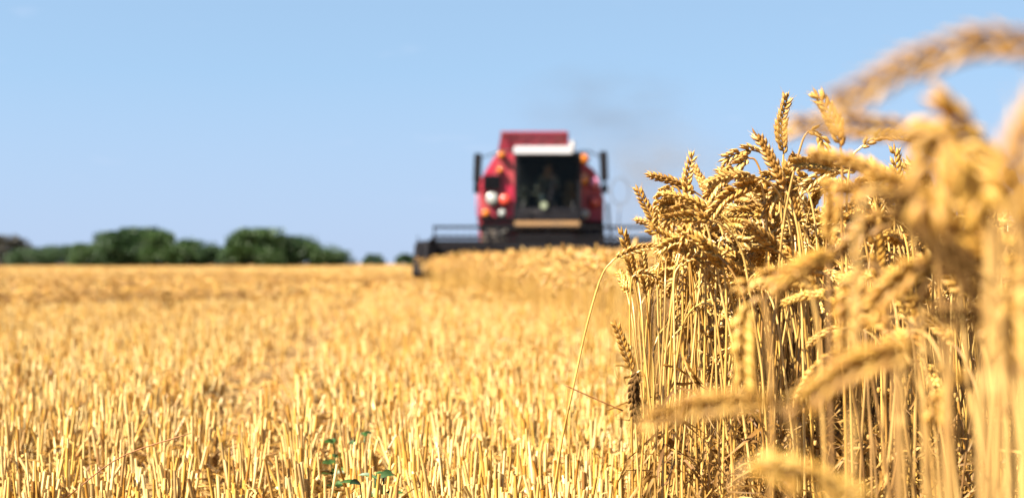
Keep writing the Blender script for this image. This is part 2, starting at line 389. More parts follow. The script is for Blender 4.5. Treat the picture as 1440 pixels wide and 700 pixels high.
# loose straw and chaff on the ground
mb = MB(); mb.tube([(-.5, 0, 0), (-.1, 0, .01), (.5, 0, 0)], .0026, 4, 0, cap=True); lit = mb.np()
mb = MB(); mb.ribbon([(-.5 + q, .08 * sin(q * 5), .1 * sin(q * 3.1)) for q in np.linspace(0, 1, 6)], .012, rnd=.4, twist=2.5); lit2 = mb.np()
parts = []
for (y0, y1, dens, sc_) in ((2.2, 7, 900, .09), (7, 22, 60, .17), (22, 60, 9, .4)):
    for bs, fr_ in ((lit, .6), (lit2, .4)):
        n = int(dens * fr_ * (.9 * (y1 ** 2 - y0 ** 2) / 2))
        y = np.sqrt(RNG.random(n) * (y1 ** 2 - y0 ** 2) + y0 ** 2); x = (RNG.random(n) * .9 - .42) * y
        kk = ~(in_track(x, y) & (RNG.random(n) < .8)); x = x[kk]; y = y[kk]; n = len(x); s_ = sc_ * (.4 + RNG.random(n))
        V_, L_, T_, r_ = bs; Vb = V_.copy(); Vb[:, 1:] *= 9 if bs is lit else 4   # lengthwise scale only
        z = zground(x, y) + .008 + np.abs(RNG.normal(0, .035, n))
        parts.append(tile((Vb, L_, T_, r_), np.stack([x, y, z], 1), RNG.random(n) * 6.28, RNG.normal(0, .35, n), RNG.random(n) * 6.28, s_))
lt = merged('loose_straw', M_LITTER, parts)
tag(lt, 'loose broken straw and chaff littering the stubble', 'straw', kind='stuff')
# swaths of threshed straw behind earlier passes
parts = []
for (xa, ya, xb, yb, wd, hgt, n) in ((-7.5, 21.5, -3.6, 23.5, .8, .14, 2600), (-9, 33, -1.5, 48, 1.0, .16, 3000), (-26, 60, 4, 75, 2.2, .22, 3000), (-13, 45, -7, 60, 1.2, .18, 1800)):
    q = RNG.random(n); x = xa + (xb - xa) * q + RNG.normal(0, wd * .4, n); y = ya + (yb - ya) * q + RNG.normal(0, wd * .4, n)
    z = np.abs(RNG.normal(0, 1, n)) * hgt * .55 * (.6 + .5 * np.sin(q * 40)) + .1
    V_, L_, T_, r_ = lit; Vb = V_.copy(); Vb[:, 1:] *= 6
    parts.append(tile((Vb, L_, T_, r_), np.stack([x, y, z], 1), RNG.random(n) * 6.28, RNG.normal(0, .45, n), RNG.random(n) * 6.28, .25 + .3 * RNG.random(n)))
sw = merged('straw_swath', M_LITTER, parts)
tag(sw, 'low tangled rows of threshed straw lying across the stubble', 'straw', kind='stuff')

# ------------------------------------------------------------------ wheat
def spline(pts, n):
    """Catmull-Rom through pts, n samples"""
    P_ = [Vector(p) for p in pts]
    P_ = [P_[0] * 2 - P_[1]] + P_ + [P_[-1] * 2 - P_[-2]]; out = []; m = len(P_) - 3
    for i in range(n):
        q = i / (n - 1) * m; k = min(int(q), m - 1); t = q - k
        a, b_, c, d = P_[k:k + 4]
        out.append(.5 * ((2 * b_) + (c - a) * t + (2 * a - 5 * b_ + 4 * c - d) * t * t + (3 * b_ - a - 3 * c + d) * t ** 3))
    return out
def resample(pts, step):
    d = [0]
    for a, b_ in zip(pts, pts[1:]): d.append(d[-1] + (b_ - a).length)
    L_ = d[-1]; n = max(2, int(L_ / step)); out = []; k = 0
    for i in range(n + 1):
        s_ = L_ * i / n
        while k < len(d) - 2 and d[k + 1] < s_: k += 1
        t_ = (s_ - d[k]) / max(1e-9, d[k + 1] - d[k]); out.append(pts[k].lerp(pts[k + 1], min(1, t_)))
    return out, L_
def ear_into(mb, pts, lod=0, seed=0, plane=None, fat=1.0):
    """spikelets in two ranks along a curved rachis"""
    rnd = random.Random(seed); step = .0052 if lod == 0 else (.0075 if lod == 1 else .02)
    sp, L_ = resample(pts, step); n = len(sp)
    pl = Vector(plane or (rnd.uniform(-1, 1), rnd.uniform(-1, 1), rnd.uniform(-.3, .3)))
    if lod == 2:
        m = 5; q = [spline(pts, m)[i] for i in range(m)]
        mb.tube(q, [.004, .010 * fat, .0115 * fat, .009 * fat, .002], 5, .1, cap=True); return
    mb.tube(sp, .0013, 4, .3, cap=False)
    for i in range(n - 1):
        t_ = (sp[i + 1] - sp[max(0, i - 1)]).normalized(); q = i / (n - 2) if n > 2 else 0
        s_ = t_.cross(pl)
        if s_.length < 1e-3: s_ = t_.cross(Vector((0, 0, 1)))
        s_.normalize(); o_ = t_.cross(s_).normalized()
        side = 1 if i % 2 else -1
        size = (.62 + .5 * sin(min(1, q * 1.25 + .18) * pi * .8)) * fat * rnd.uniform(.92, 1.08)
        if rnd.random() < .05: continue      # a lost spikelet
        if lod == 0:
            for k, (sp_, ou) in enumerate(((.50, -.42), (.50, .42), (.72, 0), (.30, 0))):
                d = t_ * 1.0 + s_ * side * (sp_ + rnd.uniform(-.16, .20)) + o_ * (ou + rnd.uniform(-.16, .16))
                base = sp[i] + s_ * side * .0012 + o_ * ou * .003 + t_ * (.003 if k == 2 else 0)
                aw = rnd.uniform(.001, .004) if k < 3 else 0
                if q > .55 and k < 3: aw = rnd.uniform(.003, .012)
                mb.spindle(base, d, (s_ * side), .0128 * size, .0060 * size, .0050 * size, 6, 5, rnd.uniform(0, .22), aw)
        else:
            for ou in (-.4, .4):
                d = t_ * 1.0 + s_ * side * .55 + o_ * (ou + rnd.uniform(-.1, .1))
                mb.spindle(sp[i] + s_ * side * .001, d, s_ * side, .0155 * size, .0080 * size, .0066 * size, 5, 3, rnd.uniform(0, .22), rnd.uniform(0, .004))
    d = (sp[-1] - sp[-2]).normalized()
    mb.spindle(sp[-1] - d * .002, d, pl, .012 * fat, .005, .004, 6 if lod == 0 else 4, 3, .1, .004)

def variant(seed, lod, H=None, nod=None):
    """returns stem, ear and leaf builders of one generic stalk, root at the origin"""
    rnd = random.Random(seed); H = H or rnd.uniform(.66, .80); nod = rnd.uniform(15, 165) if nod is None else nod
    lean = rnd.uniform(0, .07); a = 0
    L_ear = rnd.uniform(.078, .105)
    pts = [Vector((0, 0, -.01))]
    straight = H - .13
    for i in range(1, 5): pts.append(Vector((lean * (i / 4) ** 2, .01 * sin(i * 1.7 + seed), straight * i / 4)))
    ang = math.atan2(lean * 2, H); tot = R(nod); seg = .14 / 8; p = pts[-1].copy(); curve = [p.copy()]
    for i in range(8):
        ang_ = ang + tot * .72 * ((i + 1) / 8) ** 1.6
        p = p + Vector((sin(ang_), .0, cos(ang_))) * seg; curve.append(p.copy())
    neck = curve
    earpts = [p.copy()]; 
    for i in range(6):
        ang2 = ang + tot * (.72 + .28 * (i + 1) / 6)
        p = p + Vector((sin(ang2), .0, cos(ang2))) * (L_ear / 6); earpts.append(p.copy())
    stem = MB()
    if lod == 2:
        sp = [pts[0], pts[2], pts[4], neck[4], neck[-1]]
        stem.tube(sp, .0028, 3, .5, cap=False)
    else:
        sp = spline(pts, 9 if lod == 0 else 6)[:-1] + neck[::(1 if lod == 0 else 2)]
        stem.tube(sp, [.0027 - .0010 * i / len(sp) for i in range(len(sp))], 7 if lod == 0 else 4, .5, cap=False)
        if lod == 0:
            for q in (.28, .62):   # swollen nodes
                c = pts[0].lerp(pts[4], q); c.x = lean * q * q
                stem.tube([c - Vector((0, 0, .004)), c, c + Vector((0, 0, .004))], [.0026, .0036, .0026], 7, .2, cap=False)
    ear = MB(); ear_into(ear, spline(earpts, 12), lod, seed, plane=(rnd.uniform(-.5, .5), 1, 0) if rnd.random() < .6 else (1, .2, .8), fat=rnd.uniform(1.15, 1.45))
    leaves = []
    for k in range(0 if lod == 2 else 2):
        z0 = straight * (.22 + .26 * k + rnd.uniform(-.05, .1)); a = rnd.uniform(0, 6.28); ll = rnd.uniform(.10, .24)
        up = rnd.uniform(.05, .5); lp = []
        for q in np.linspace(0, 1, 7 if lod == 0 else 4):
            rr = ll * (.25 * q + .30 * q * q) * (1 if up > .2 else .45); lp.append(Vector((cos(a + q * .8) * rr, sin(a + q * .8) * rr, z0 + ll * (up * q - (.5 + up) * q * q))))
        leaf = MB(); leaf.ribbon(lp, rnd.uniform(.007, .012), rnd=rnd.random(), twist=rnd.uniform(-4, 4)); leaves.append(leaf)
    return stem, ear, leaves, p.x

HERO = []
WHEAT_G = 'ripe wheat stalks of the uncut stand'
def make_stalk(loc, stem_me, ear_me, leaf_me, label, group, rz=0, tilt=0, tdir=0, sc=1.0, name='wheat_stalk'):
    root = empty(name, loc)
    root.matrix_basis = Matrix.Translation(loc) @ Matrix.Rotation(tilt, 4, Vector((-sin(tdir), cos(tdir), 0))) @ Matrix.Rotation(rz, 4, 'Z') @ Matrix.Scale(sc, 4)
    tag(root, label, 'wheat stalk', group)
    for nm, me in (('stem', stem_me), ('ear', ear_me), *(('leaf', q) for q in leaf_me)):
        if me:
            o = bpy.data.objects.new(nm, me); C.objects.link(o); o.parent = root
    return root

# generic shapes, lod 0
GEN = []; REACH = []
nods = [12, 30, 55, 75, 90, 105, 120, 135, 150, 165, 95, 60, 140, 80]
for i, nd in enumerate(nods):
    s_, e_, l_, tipx = variant(100 + i, 0, nod=nd)
    GEN.append((s_.mesh('stem', M_STEM), e_.mesh('ear', M_EAR), [q.mesh('leaf', M_LEAF) for q in l_])); REACH.append(tipx)

GENF = []
for s_, e_, l_ in GEN:
    s2 = s_.copy(); s2.materials[0] = M_STEM2; e2 = e_.copy(); e2.materials[0] = M_EAR2; GENF.append((s2, e2, l_))

# --- the stalks one can single out, their curves measured off the photograph
def hero(label, stem, ear, fat=1.0, rad=.0026, mat_ear=None, leaf=None, seed=None, plane=None, group=None, rootx=None, awns=True):
    """stem / ear: lists of (px, py, D); the stem goes on down to the ground"""
    sp = [P(*q) for q in stem]; ep = [P(*q) for q in ear]
    d = sp[0] - sp[1]; d = d / max(.05, abs(d.z)) if d.z < -.001 else Vector((0, 0, -1))
    z = sp[0].z
    foot = Vector((sp[0].x + max(-.12, min(.12, d.x * z)) if rootx is None else rootx, sp[0].y + random.uniform(-.02, .02), 0))
    if z > .04:
        path = [foot, foot.lerp(sp[0], .5)] + sp + [ep[0]]
    else: path = sp + [ep[0]]; foot = Vector((sp[0].x, sp[0].y, 0))
    root = empty('wheat_stalk', foot); tag(root, label, 'wheat stalk', group)
    pp = spline([p - foot for p in path], 26)
    s_ = MB(); s_.tube(pp, [rad - rad * .35 * i / 25 for i in range(26)], 8, .5, cap=False)
    for q in (7, 13):
        c = pp[q]; u = (pp[q + 1] - pp[q]).normalized() * .004; s_.tube([c - u, c, c + u], [rad, rad * 1.35, rad], 8, .2, cap=False)
    s_.build('stem', M_STEM if ear[0][2] > 2 else M_STEM2, root)
    e_ = MB(); ear_into(e_, spline([p - foot for p in ep], 14), 0, seed or random.randint(0, 9999), plane or (.2, 1, .1), fat * (1.22 if ear[0][2] > 2 else 1.15)); e_.build('ear', mat_ear or (M_EAR if ear[0][2] > 2 else M_EAR2), root)
    if leaf:
        for lp, wd in leaf:
            l_ = MB(); l_.ribbon([P(*q) - foot for q in lp], wd, nrm=(0, -1, .3), rnd=random.random(), twist=random.uniform(-1, 1)); l_.build('leaf', M_LEAF, root)
    return root

F = 3.2
hero('lone wheat stalk bowing far out to the left of the stand over the stubble', [(779, 692, 3.15), (790, 620, 3.15), (806, 545, 3.15), (826, 455, 3.15), (846, 388, 3.15)], [(864, 364, 3.15), (884, 354, 3.15), (905, 348, 3.14), (934, 347, 3.12)], fat=.72, rad=.0022, plane=(0, 1, 0))
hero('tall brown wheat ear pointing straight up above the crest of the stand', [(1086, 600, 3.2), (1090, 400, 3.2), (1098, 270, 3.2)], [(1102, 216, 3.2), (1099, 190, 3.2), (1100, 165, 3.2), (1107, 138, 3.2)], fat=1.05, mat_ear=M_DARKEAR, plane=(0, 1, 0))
hero('pale upright wheat ear on the left shoulder of the stand', [(975, 520, 3.1), (970, 380, 3.1), (966, 300, 3.1)], [(966, 276, 3.1), (966, 255, 3.1), (969, 236, 3.1), (974, 219, 3.1)], fat=.85, plane=(0, 1, 0))
hero('short pale wheat ear leaning left at the outer left edge of the stand', [(935, 520, 3.5), (934, 400, 3.5), (928, 340, 3.5)], [(922, 318, 3.5), (914, 300, 3.5), (905, 283, 3.5), (897, 266, 3.5)], fat=.95, plane=(0, 1, 0))
hero('wheat ear arching from upper right down to the left in the sharp crest', [(1085, 560, 3.15), (1082, 380, 3.15), (1075, 270, 3.15), (1064, 228, 3.15)], [(1052, 222, 3.15), (1030, 238, 3.13), (1010, 258, 3.12), (994, 280, 3.1)], fat=1.15)
hero('plump wheat ear bowing left with its tip over the arched ears', [(1098, 560, 3.22), (1100, 330, 3.22), (1092, 246, 3.22), (1080, 222, 3.2)], [(1068, 214, 3.2), (1040, 212, 3.2), (1062, 217, 3.2)][:1] + [(1055, 211, 3.2), (1042, 214, 3.19), (1018, 224, 3.18)], fat=1.1)
hero('wheat ear stretching down and left through the middle of the sharp heads', [(1072, 600, 3.1), (1078, 380, 3.1), (1076, 290, 3.1)], [(1070, 258, 3.1), (1048, 262, 3.08), (1020, 278, 3.06), (996, 308, 3.05)], fat=1.2)
hero('brown tipped wheat ear slanting up to the right beside the pale upright one', [(975, 560, 3.2), (982, 420, 3.2), (990, 330, 3.2)], [(994, 312, 3.2), (1004, 280, 3.2), (1012, 256, 3.2), (1022, 232, 3.2)][::1], fat=1.0, mat_ear=M_DARKEAR)
hero('wheat ear curling over to the left below the pale upright ear', [(962, 600, 3.12), (960, 400, 3.12), (962, 300, 3.12), (955, 268, 3.12)], [(946, 262, 3.12), (934, 272, 3.1), (926, 292, 3.1), (924, 322, 3.1)], fat=1.0)
hero('long drooping wheat ear hanging left and down under the crest', [(990, 560, 3.08), (992, 400, 3.08), (986, 330, 3.08), (974, 298, 3.06)], [(962, 290, 3.05), (948, 300, 3.04), (940, 322, 3.03), (938, 354, 3.03)], fat=1.05)
hero('horizontal wheat ear pointing left just above the lone bowing stalk', [(1018, 600, 3.0), (1022, 440, 3.0), (1016, 370, 3.0), (1004, 346, 3.0)], [(990, 338, 3.0), (968, 336, 3.0), (946, 340, 3.0), (926, 352, 3.0)], fat=1.0)
hero('slanting bare looking straw crossing the dark gap with a nodding ear', [(1042, 560, 3.0), (1034, 500, 3.0), (1016, 420, 3.0), (1000, 340, 3.0)], [(990, 306, 3.0), (976, 300, 3.0), (966, 318, 2.98), (962, 344, 2.97)], fat=.95, rad=.0029)
hero('wheat ear bent flat to the right beneath the crest, shaded underneath', [(1010, 600, 3.05), (1006, 450, 3.05), (1010, 350, 3.05)], [(1022, 334, 3.05), (1048, 340, 3.04), (1074, 338, 3.04), (1098, 326, 3.04)], fat=1.0)
hero('small wheat ear arching right at chest height of the dense stems', [(950, 560, 3.0), (948, 460, 3.0), (948, 392, 3.0)], [(956, 372, 3.0), (972, 362, 3.0), (990, 368, 3.0), (1004, 392, 3.0)], fat=.8, rad=.0023)
hero('low wheat ear rising to the left beside the outermost stems', [(896, 640, 3.05), (892, 560, 3.05)], [(888, 520, 3.05), (882, 500, 3.05), (874, 478, 3.05), (866, 456, 3.05)], fat=.85, plane=(0, 1, 0))
hero('wheat ear coloured dark for shade hanging head down at the foot of the stand', [(900, 690, 3.0), (906, 600, 3.0), (908, 540, 3.0), (902, 522, 3.0)], [(896, 524, 3.0), (892, 540, 3.0), (892, 562, 3.0), (895, 588, 3.0)], fat=1.15, mat_ear=M_SHADE_EAR, plane=(1, .2, 0))
hero('wheat ear hanging straight down deep among the stems', [(1030, 700, 3.15), (1034, 560, 3.15), (1036, 500, 3.15), (1030, 488, 3.15)], [(1022, 492, 3.15), (1010, 505, 3.15), (1002, 524, 3.15), (1000, 548, 3.15)], fat=.95)
hero('tilted straw carrying a pale ear under the big blurred arch', [(1090, 440, 3.0), (1100, 330, 3.0), (1112, 260, 3.0), (1128, 200, 3.0)], [(1137, 184, 3.0), (1150, 186, 3.0), (1158, 204, 3.0), (1160, 236, 3.0)], fat=1.05, rad=.0027)
hero('wheat ear drooping right from the crest toward the blurred ears', [(1196, 560, 2.9), (1190, 330, 2.9), (1196, 230, 2.9)], [(1212, 206, 2.9), (1234, 192, 2.9), (1262, 190, 2.9), (1288, 196, 2.9)], fat=.95)
hero('knobbly wheat ear standing up just under the left end of the big blurred arch', [(1188, 560, 2.6), (1184, 330, 2.6), (1184, 240, 2.6)], [(1182, 206, 2.6), (1176, 180, 2.6), (1166, 158, 2.6), (1150, 134, 2.6)], fat=1.15)
hero('sharp wheat ear nodding left below the tilted straw', [(1150, 560, 3.1), (1150, 360, 3.1), (1140, 280, 3.1)], [(1128, 262, 3.1), (1106, 260, 3.1), (1088, 276, 3.1), (1078, 304, 3.1)], fat=1.15)
hero('sharp wheat ear lying level across the stand right of the tilted straw', [(1240, 560, 3.0), (1236, 330, 3.0), (1222, 254, 3.0)], [(1208, 240, 3.0), (1184, 236, 3.0), (1158, 244, 3.0), (1134, 262, 3.0)], fat=1.15)
hero('ragged frosted looking wheat tip showing in the small gap of sky', [(1258, 560, 3.1), (1258, 330, 3.1)], [(1260, 286, 3.1), (1262, 262, 3.1), (1260, 238, 3.1), (1258, 212, 3.1)], fat=1.15)
hero('short thin stemmed ear jutting left at half height of the stand edge', [(888, 560, 3.3), (886, 450, 3.3), (888, 396, 3.3)], [(894, 386, 3.3), (908, 384, 3.3), (922, 390, 3.3), (930, 402, 3.3)], fat=.75, rad=.0024)

# blurred stalks close to the lens
hero('big blurred wheat ear arching across the sky at the top right', [(1640, 560, .86), (1632, 300, .86), (1590, 150, .86), (1530, 96, .85)], [(1482, 74, .85), (1400, 60, .85), (1300, 84, .85), (1170, 152, .85)], fat=.84, rad=.003, mat_ear=M_EAR)
hero('blurred wheat ear lying level under the big arch', [(1392, 520, 1.15), (1388, 330, 1.15), (1368, 220, 1.15), (1330, 188, 1.15)], [(1296, 180, 1.15), (1240, 180, 1.15), (1180, 176, 1.15), (1112, 180, 1.15)], fat=.85)
hero('thick blurred wheat ear drooping in the right half like a bowed head', [(1446, 700, 1.0), (1444, 460, 1.0), (1432, 330, 1.0), (1400, 232, 1.0)], [(1362, 184, 1.0), (1324, 168, 1.0), (1312, 210, 1.0), (1308, 300, 1.0)], fat=1.5)
hero('broad blurred wheat ear sloping down to the right just behind the bowed head', [(1470, 720, 1.1), (1468, 560, 1.1), (1300, 330, 1.1), (1296, 230, 1.1)], [(1318, 186, 1.1), (1346, 200, 1.1), (1368, 240, 1.1), (1384, 290, 1.1)], fat=1.6)
hero('blurred wheat ear lying across just below the bowed head', [(1460, 720, 1.2), (1456, 480, 1.2), (1440, 330, 1.2)], [(1424, 286, 1.2), (1384, 272, 1.2), (1340, 276, 1.2), (1296, 290, 1.2)], fat=1.4)
hero('blurred wheat stalk with a thick stem rising out at the right edge', [(1402, 760, .72), (1400, 560, .72), (1402, 420, .72), (1408, 340, .72)], [(1416, 296, .72), (1430, 240, .72), (1452, 190, .72), (1486, 130, .72)], fat=1.05, rad=.0036)
hero('dark blurred wheat ear, shade in its colour, slanting down to the right', [(1200, 560, 1.1), (1204, 380, 1.1), (1214, 280, 1.1)], [(1240, 266, 1.1), (1290, 304, 1.1), (1332, 352, 1.1), (1376, 408, 1.1)], fat=1.15, mat_ear=M_SHADE_EAR)
hero('short fat blurred wheat ear glowing pale right of the shade', [(1436, 640, 1.2), (1432, 480, 1.2), (1424, 400, 1.2)], [(1408, 362, 1.2), (1384, 340, 1.2), (1362, 330, 1.2), (1340, 324, 1.2)], fat=1.3)
hero('blurred, shade-coloured wheat ear lying flat below the pale fat one', [(1270, 690, 1.25), (1268, 560, 1.25), (1276, 478, 1.25)], [(1292, 450, 1.25), (1326, 444, 1.25), (1362, 446, 1.25), (1400, 450, 1.25)], fat=.9, mat_ear=M_SHADE_EAR)
hero('blurred wheat ear reaching far left across the dark stems', [(1104, 780, 1.15), (1112, 700, 1.15), (1118, 620, 1.15), (1108, 580, 1.15)], [(1086, 566, 1.15), (1030, 566, 1.15), (970, 574, 1.15), (908, 594, 1.15)], fat=.9)
hero('blurred wheat ear rising from lower left to upper right at mid height', [(1330, 760, 1.1), (1336, 620, 1.1), (1326, 520, 1.1), (1308, 492, 1.1)], [(1286, 490, 1.1), (1230, 504, 1.1), (1176, 530, 1.1), (1122, 572, 1.1)], fat=1.05)
hero('blurred wheat ear sloping down to the right at the bottom of the picture', [(1040, 800, 1.0), (1036, 720, 1.0), (1036, 672, 1.0)], [(1052, 650, 1.0), (1100, 660, 1.0), (1150, 676, 1.0), (1214, 702, 1.0)], fat=.9)
hero('blurred yellow wheat ear pointing down over the left dark stems', [(1084, 720, 1.6), (1086, 560, 1.6), (1078, 440, 1.6), (1066, 420, 1.6)], [(1056, 428, 1.6), (1048, 450, 1.6), (1046, 490, 1.6), (1048, 540, 1.6)], fat=1.15)
hero('soft upright pale wheat ear standing left of the crossing blurred ears', [(1170, 640, 1.7), (1166, 460, 1.7), (1166, 380, 1.7)], [(1166, 346, 1.7), (1168, 320, 1.7), (1170, 290, 1.7), (1166, 258, 1.7)], fat=.9)
hero('soft wheat ear bowed left between sharp crest and blurred heads', [(1160, 640, 1.8), (1152, 480, 1.8), (1140, 410, 1.8)], [(1122, 392, 1.8), (1096, 386, 1.8), (1068, 390, 1.8), (1040, 404, 1.8)], fat=.95)
hero('blurred wheat ear sloping left above the dark slanting one', [(1330, 640, 1.3), (1326, 460, 1.3), (1310, 310, 1.3)], [(1296, 276, 1.3), (1260, 262, 1.3), (1222, 262, 1.3), (1180, 274, 1.3)], fat=1.05)
hero('soft wheat ear hanging steeply left of the flat shade-coloured one', [(1262, 700, 1.5), (1258, 520, 1.5), (1246, 408, 1.5), (1232, 376, 1.5)], [(1216, 378, 1.5), (1200, 402, 1.5), (1192, 440, 1.5), (1190, 486, 1.5)], fat=1.1)
hero('soft wheat ear slanting from the bowed head down to the lower left', [(1380, 720, 1.35), (1376, 520, 1.35), (1358, 400, 1.35), (1336, 372, 1.35)], [(1310, 372, 1.35), (1276, 384, 1.35), (1246, 410, 1.35), (1220, 444, 1.35)], fat=1.1)
hero('blurred wheat ear drooping at the right border below mid height', [(1480, 760, 1.1), (1476, 560, 1.1), (1462, 420, 1.1)], [(1446, 392, 1.1), (1430, 404, 1.1), (1424, 450, 1.1), (1424, 510, 1.1)], fat=1.1)
hero('soft wheat ear curving down at the lower right among thick stems', [(1380, 760, 1.5), (1378, 640, 1.5), (1368, 560, 1.5)], [(1356, 536, 1.5), (1338, 530, 1.5), (1322, 548, 1.5), (1314, 590, 1.5)], fat=1.0)

hero('added wheat ear coloured as deep shade under the bowed head', [(1420, 700, 1.35), (1416, 520, 1.35), (1400, 400, 1.35)], [(1384, 372, 1.35), (1350, 366, 1.35), (1312, 378, 1.35), (1286, 410, 1.35)], fat=1.25, mat_ear=M_SHADE_EAR)  # this and the next two ears are added; their dark colour imitates shade
hero('added brown shade-coloured wheat ear hanging against the thick stem at the right edge', [(1340, 720, 1.45), (1338, 520, 1.45), (1350, 410, 1.45)], [(1364, 388, 1.45), (1384, 398, 1.45), (1392, 430, 1.45), (1390, 480, 1.45)], fat=1.25, mat_ear=M_DARKEAR)
hero('added brown shade-coloured wheat ear crossing just under the sharp nodding heads', [(1300, 640, 1.6), (1296, 420, 1.6), (1280, 330, 1.6)], [(1264, 312, 1.6), (1240, 312, 1.6), (1214, 326, 1.6), (1192, 350, 1.6)], fat=1.2, mat_ear=M_DARKEAR)
# --- the dense stand: nearest ~230 as objects, the rest as one mass
def stand_points(y0, y1, dens, width, xmax=.45):
    n = int(dens * (y1 - y0) * width * 1.6); y = y0 + RNG.random(n) * (y1 - y0); x = edge(y) + RNG.random(n) * width * 1.6
    k = (x < edge(y) + width) & (x < .34 * y + xmax)
    return x[k], y[k]
x, y = stand_points(2.95, 4.4, 300, 1.3, .25)
pxs = 720 + x / y * FPX; vis = (pxs < 1446)
order = np.argsort(np.where(vis, y, 99)); pick = order[:225]
for j, i in enumerate(pick):
    yy = y[i]; near_edge = x[i] - edge(yy)
    sc_ = random.uniform(.92, 1.07) * (1 - .15 * max(0, 1 - near_edge / .30))
    k = random.choice((0, 1, 2, 3, 4, 5, 6, 10, 11, 2, 3, 4, 5, 6, 10, 7, 13, 8))
    # heads nod mostly down-wind to the left
    rz = random.gauss(pi, 1.0) if random.random() < .7 else random.uniform(0, 6.28)
    for _ in range(12):
        if x[i] + REACH[k] * cos(rz) > edge(yy) + .0: break
        rz = random.uniform(0, 6.28)
    make_stalk(Vector((x[i], yy, 0)), *GEN[k], 'ripe golden wheat stalk packed among its neighbours in the sharp front of the stand', WHEAT_G, rz, abs(random.gauss(0, .05)), random.uniform(0, 6.28), sc_)
# sparse nearer stalks in the soft foreground at the right
for k in range(42):
    D = random.uniform(1.45, 2.75); lo = max(edge(D) + .0, (1215 - 720) / FPX * D); hi = (1500 - 720) / FPX * D
    xx = random.uniform(lo, hi)
    make_stalk(Vector((xx, D, 0)), *GENF[random.choice((0, 1, 2, 3, 4, 5, 10, 11, 6, 8))], 'ripe wheat stalk standing softly out of focus at the right, nearer than the sharp stand', 'soft wheat stalks in the right foreground',
               random.gauss(pi, 1.2), abs(random.gauss(0, .05)), random.uniform(0, 6.28), random.uniform(.72, .94))
LOD1 = [variant(200 + i, 1, nod=nods[i]) for i in range(14)]
LOD2 = [variant(300 + i, 2, H=.76, nod=nods[i]) for i in range(14)]
def join(ls):
    m_ = MB()
    for l_ in ls: m_.v_off = len(m_.v); m_.f += [tuple(i + m_.v_off for i in f) for f in l_.f]; m_.v += l_.v; m_.r += l_.r
    return m_
S1 = [[v_[0].np(), v_[1].np(), join(v_[2]).np()] for v_ in LOD1]; S2 = [[v_[0].np(), v_[1].np(), None] for v_ in LOD2]
rest = np.setdiff1d(np.arange(len(x)), pick)
X1 = [x[rest]]; Y1 = [y[rest]]
for (y0, y1, dens, wd) in ((3.5, 5.0, 230, 1.5), (4.4, 8, 190, 1.7), (8, 10, 110, 1.6)):
    a_, b_ = stand_points(y0, y1, dens, wd); X1.append(a_); Y1.append(b_)
# the stand also reaches back beside the camera, outside the picture
n = 130; a_ = .62 + RNG.random(n) * .8; b_ = .2 + RNG.random(n) * 2.6; k = a_ > .34 * b_ + .14; X1.append(a_[k]); Y1.append(b_[k])
x1 = np.concatenate(X1); y1_ = np.concatenate(Y1)
x2, y2 = [], []
for (y0, y1, dens, wd) in ((10, 17, 110, 2.4), (17, 38.0, 170, 3.6)):
    n = int(dens * (y1 - y0) * wd); b_ = y0 + RNG.random(n) * (y1 - y0); a_ = edge(b_) + (-.5 + .45 * np.sin(b_ * 1.9) * np.sin(b_ * .7)) * (b_ < 33) + .25 * (b_ >= 33) + RNG.random(n) ** .75 * wd; x2.append(a_); y2.append(b_)
n = 5200; a_ = RNG.random(n) ** .8 * 22 + 1; b_ = 12 + RNG.random(n) * 60
k = (a_ > edge(b_) + 2) & ~((a_ < 4) & (b_ > 38)); x2.append(a_[k]); y2.append(b_[k])
n = 2600; b_ = 34.2 + RNG.random(n) * 3.9; a_ = edge(b_) + RNG.random(n) * 6; x2.append(a_); y2.append(b_)
x2 = np.concatenate(x2); y2 = np.concatenate(y2)
out = {0: [], 1: [], 2: [], 3: []}
for S, xx, yy, hs in ((S1, x1, y1_, 1.0), (S2, x2, y2, .97)):
    for j in range(14):
        a_ = xx[j::14]; b_ = yy[j::14]; n = len(a_)
        if not n: continue
        rz = np.where(RNG.random(n) < .65, RNG.normal(pi, 1.0, n), RNG.random(n) * 6.28)
        ne = a_ - edge(b_); rz = np.where((ne + .22 * np.cos(rz) < 0) & (b_ < 12), RNG.uniform(-1.3, 1.3, n), rz)
        tl = np.abs(RNG.normal(0, .05, n)) * np.where(b_ < 10, 1, 2.2); td = RNG.random(n) * 6.28; sc_ = hs * (.88 + .18 * RNG.random(n)) * np.where(b_ < 9, 1 - .13 * np.clip(1 - ne / .3, 0, 1), (1 - .35 * np.clip(1 - (ne + .5) / .9, 0, 1) * RNG.random(n)) * (1 + .05 * np.sin(a_ * 2.1) * np.sin(b_ * 1.3))) ; rn = RNG.random(n)
        for q in range(3):
            if S[j][q] is None: continue
            out[3 if (q == 0 and S is S2) else q].append(tile(S[j][q], np.stack([a_, b_, zground(a_, b_)], 1), rz, tl, td, sc_, rn))
for q, (nm, mt, lb) in enumerate((('standing_wheat_stems', M_STEM3, 'dense stems, coloured dark for shade, of the uncut wheat behind the sharp front rows'), ('standing_wheat', M_EAR, 'mass of ripe wheat heads of the uncut field running back to the harvester'), ('wheat_leaves', M_LEAF, 'withered brown leaves tangled between the standing stems'), ('far_wheat_stems', M_STEM, 'golden stems of the uncut strip in front of the harvester'))):
    o = merged(nm, mt, out[q]); tag(o, lb, ('wheat stems', 'wheat', 'dry leaves', 'wheat stems')[q], kind='stuff')
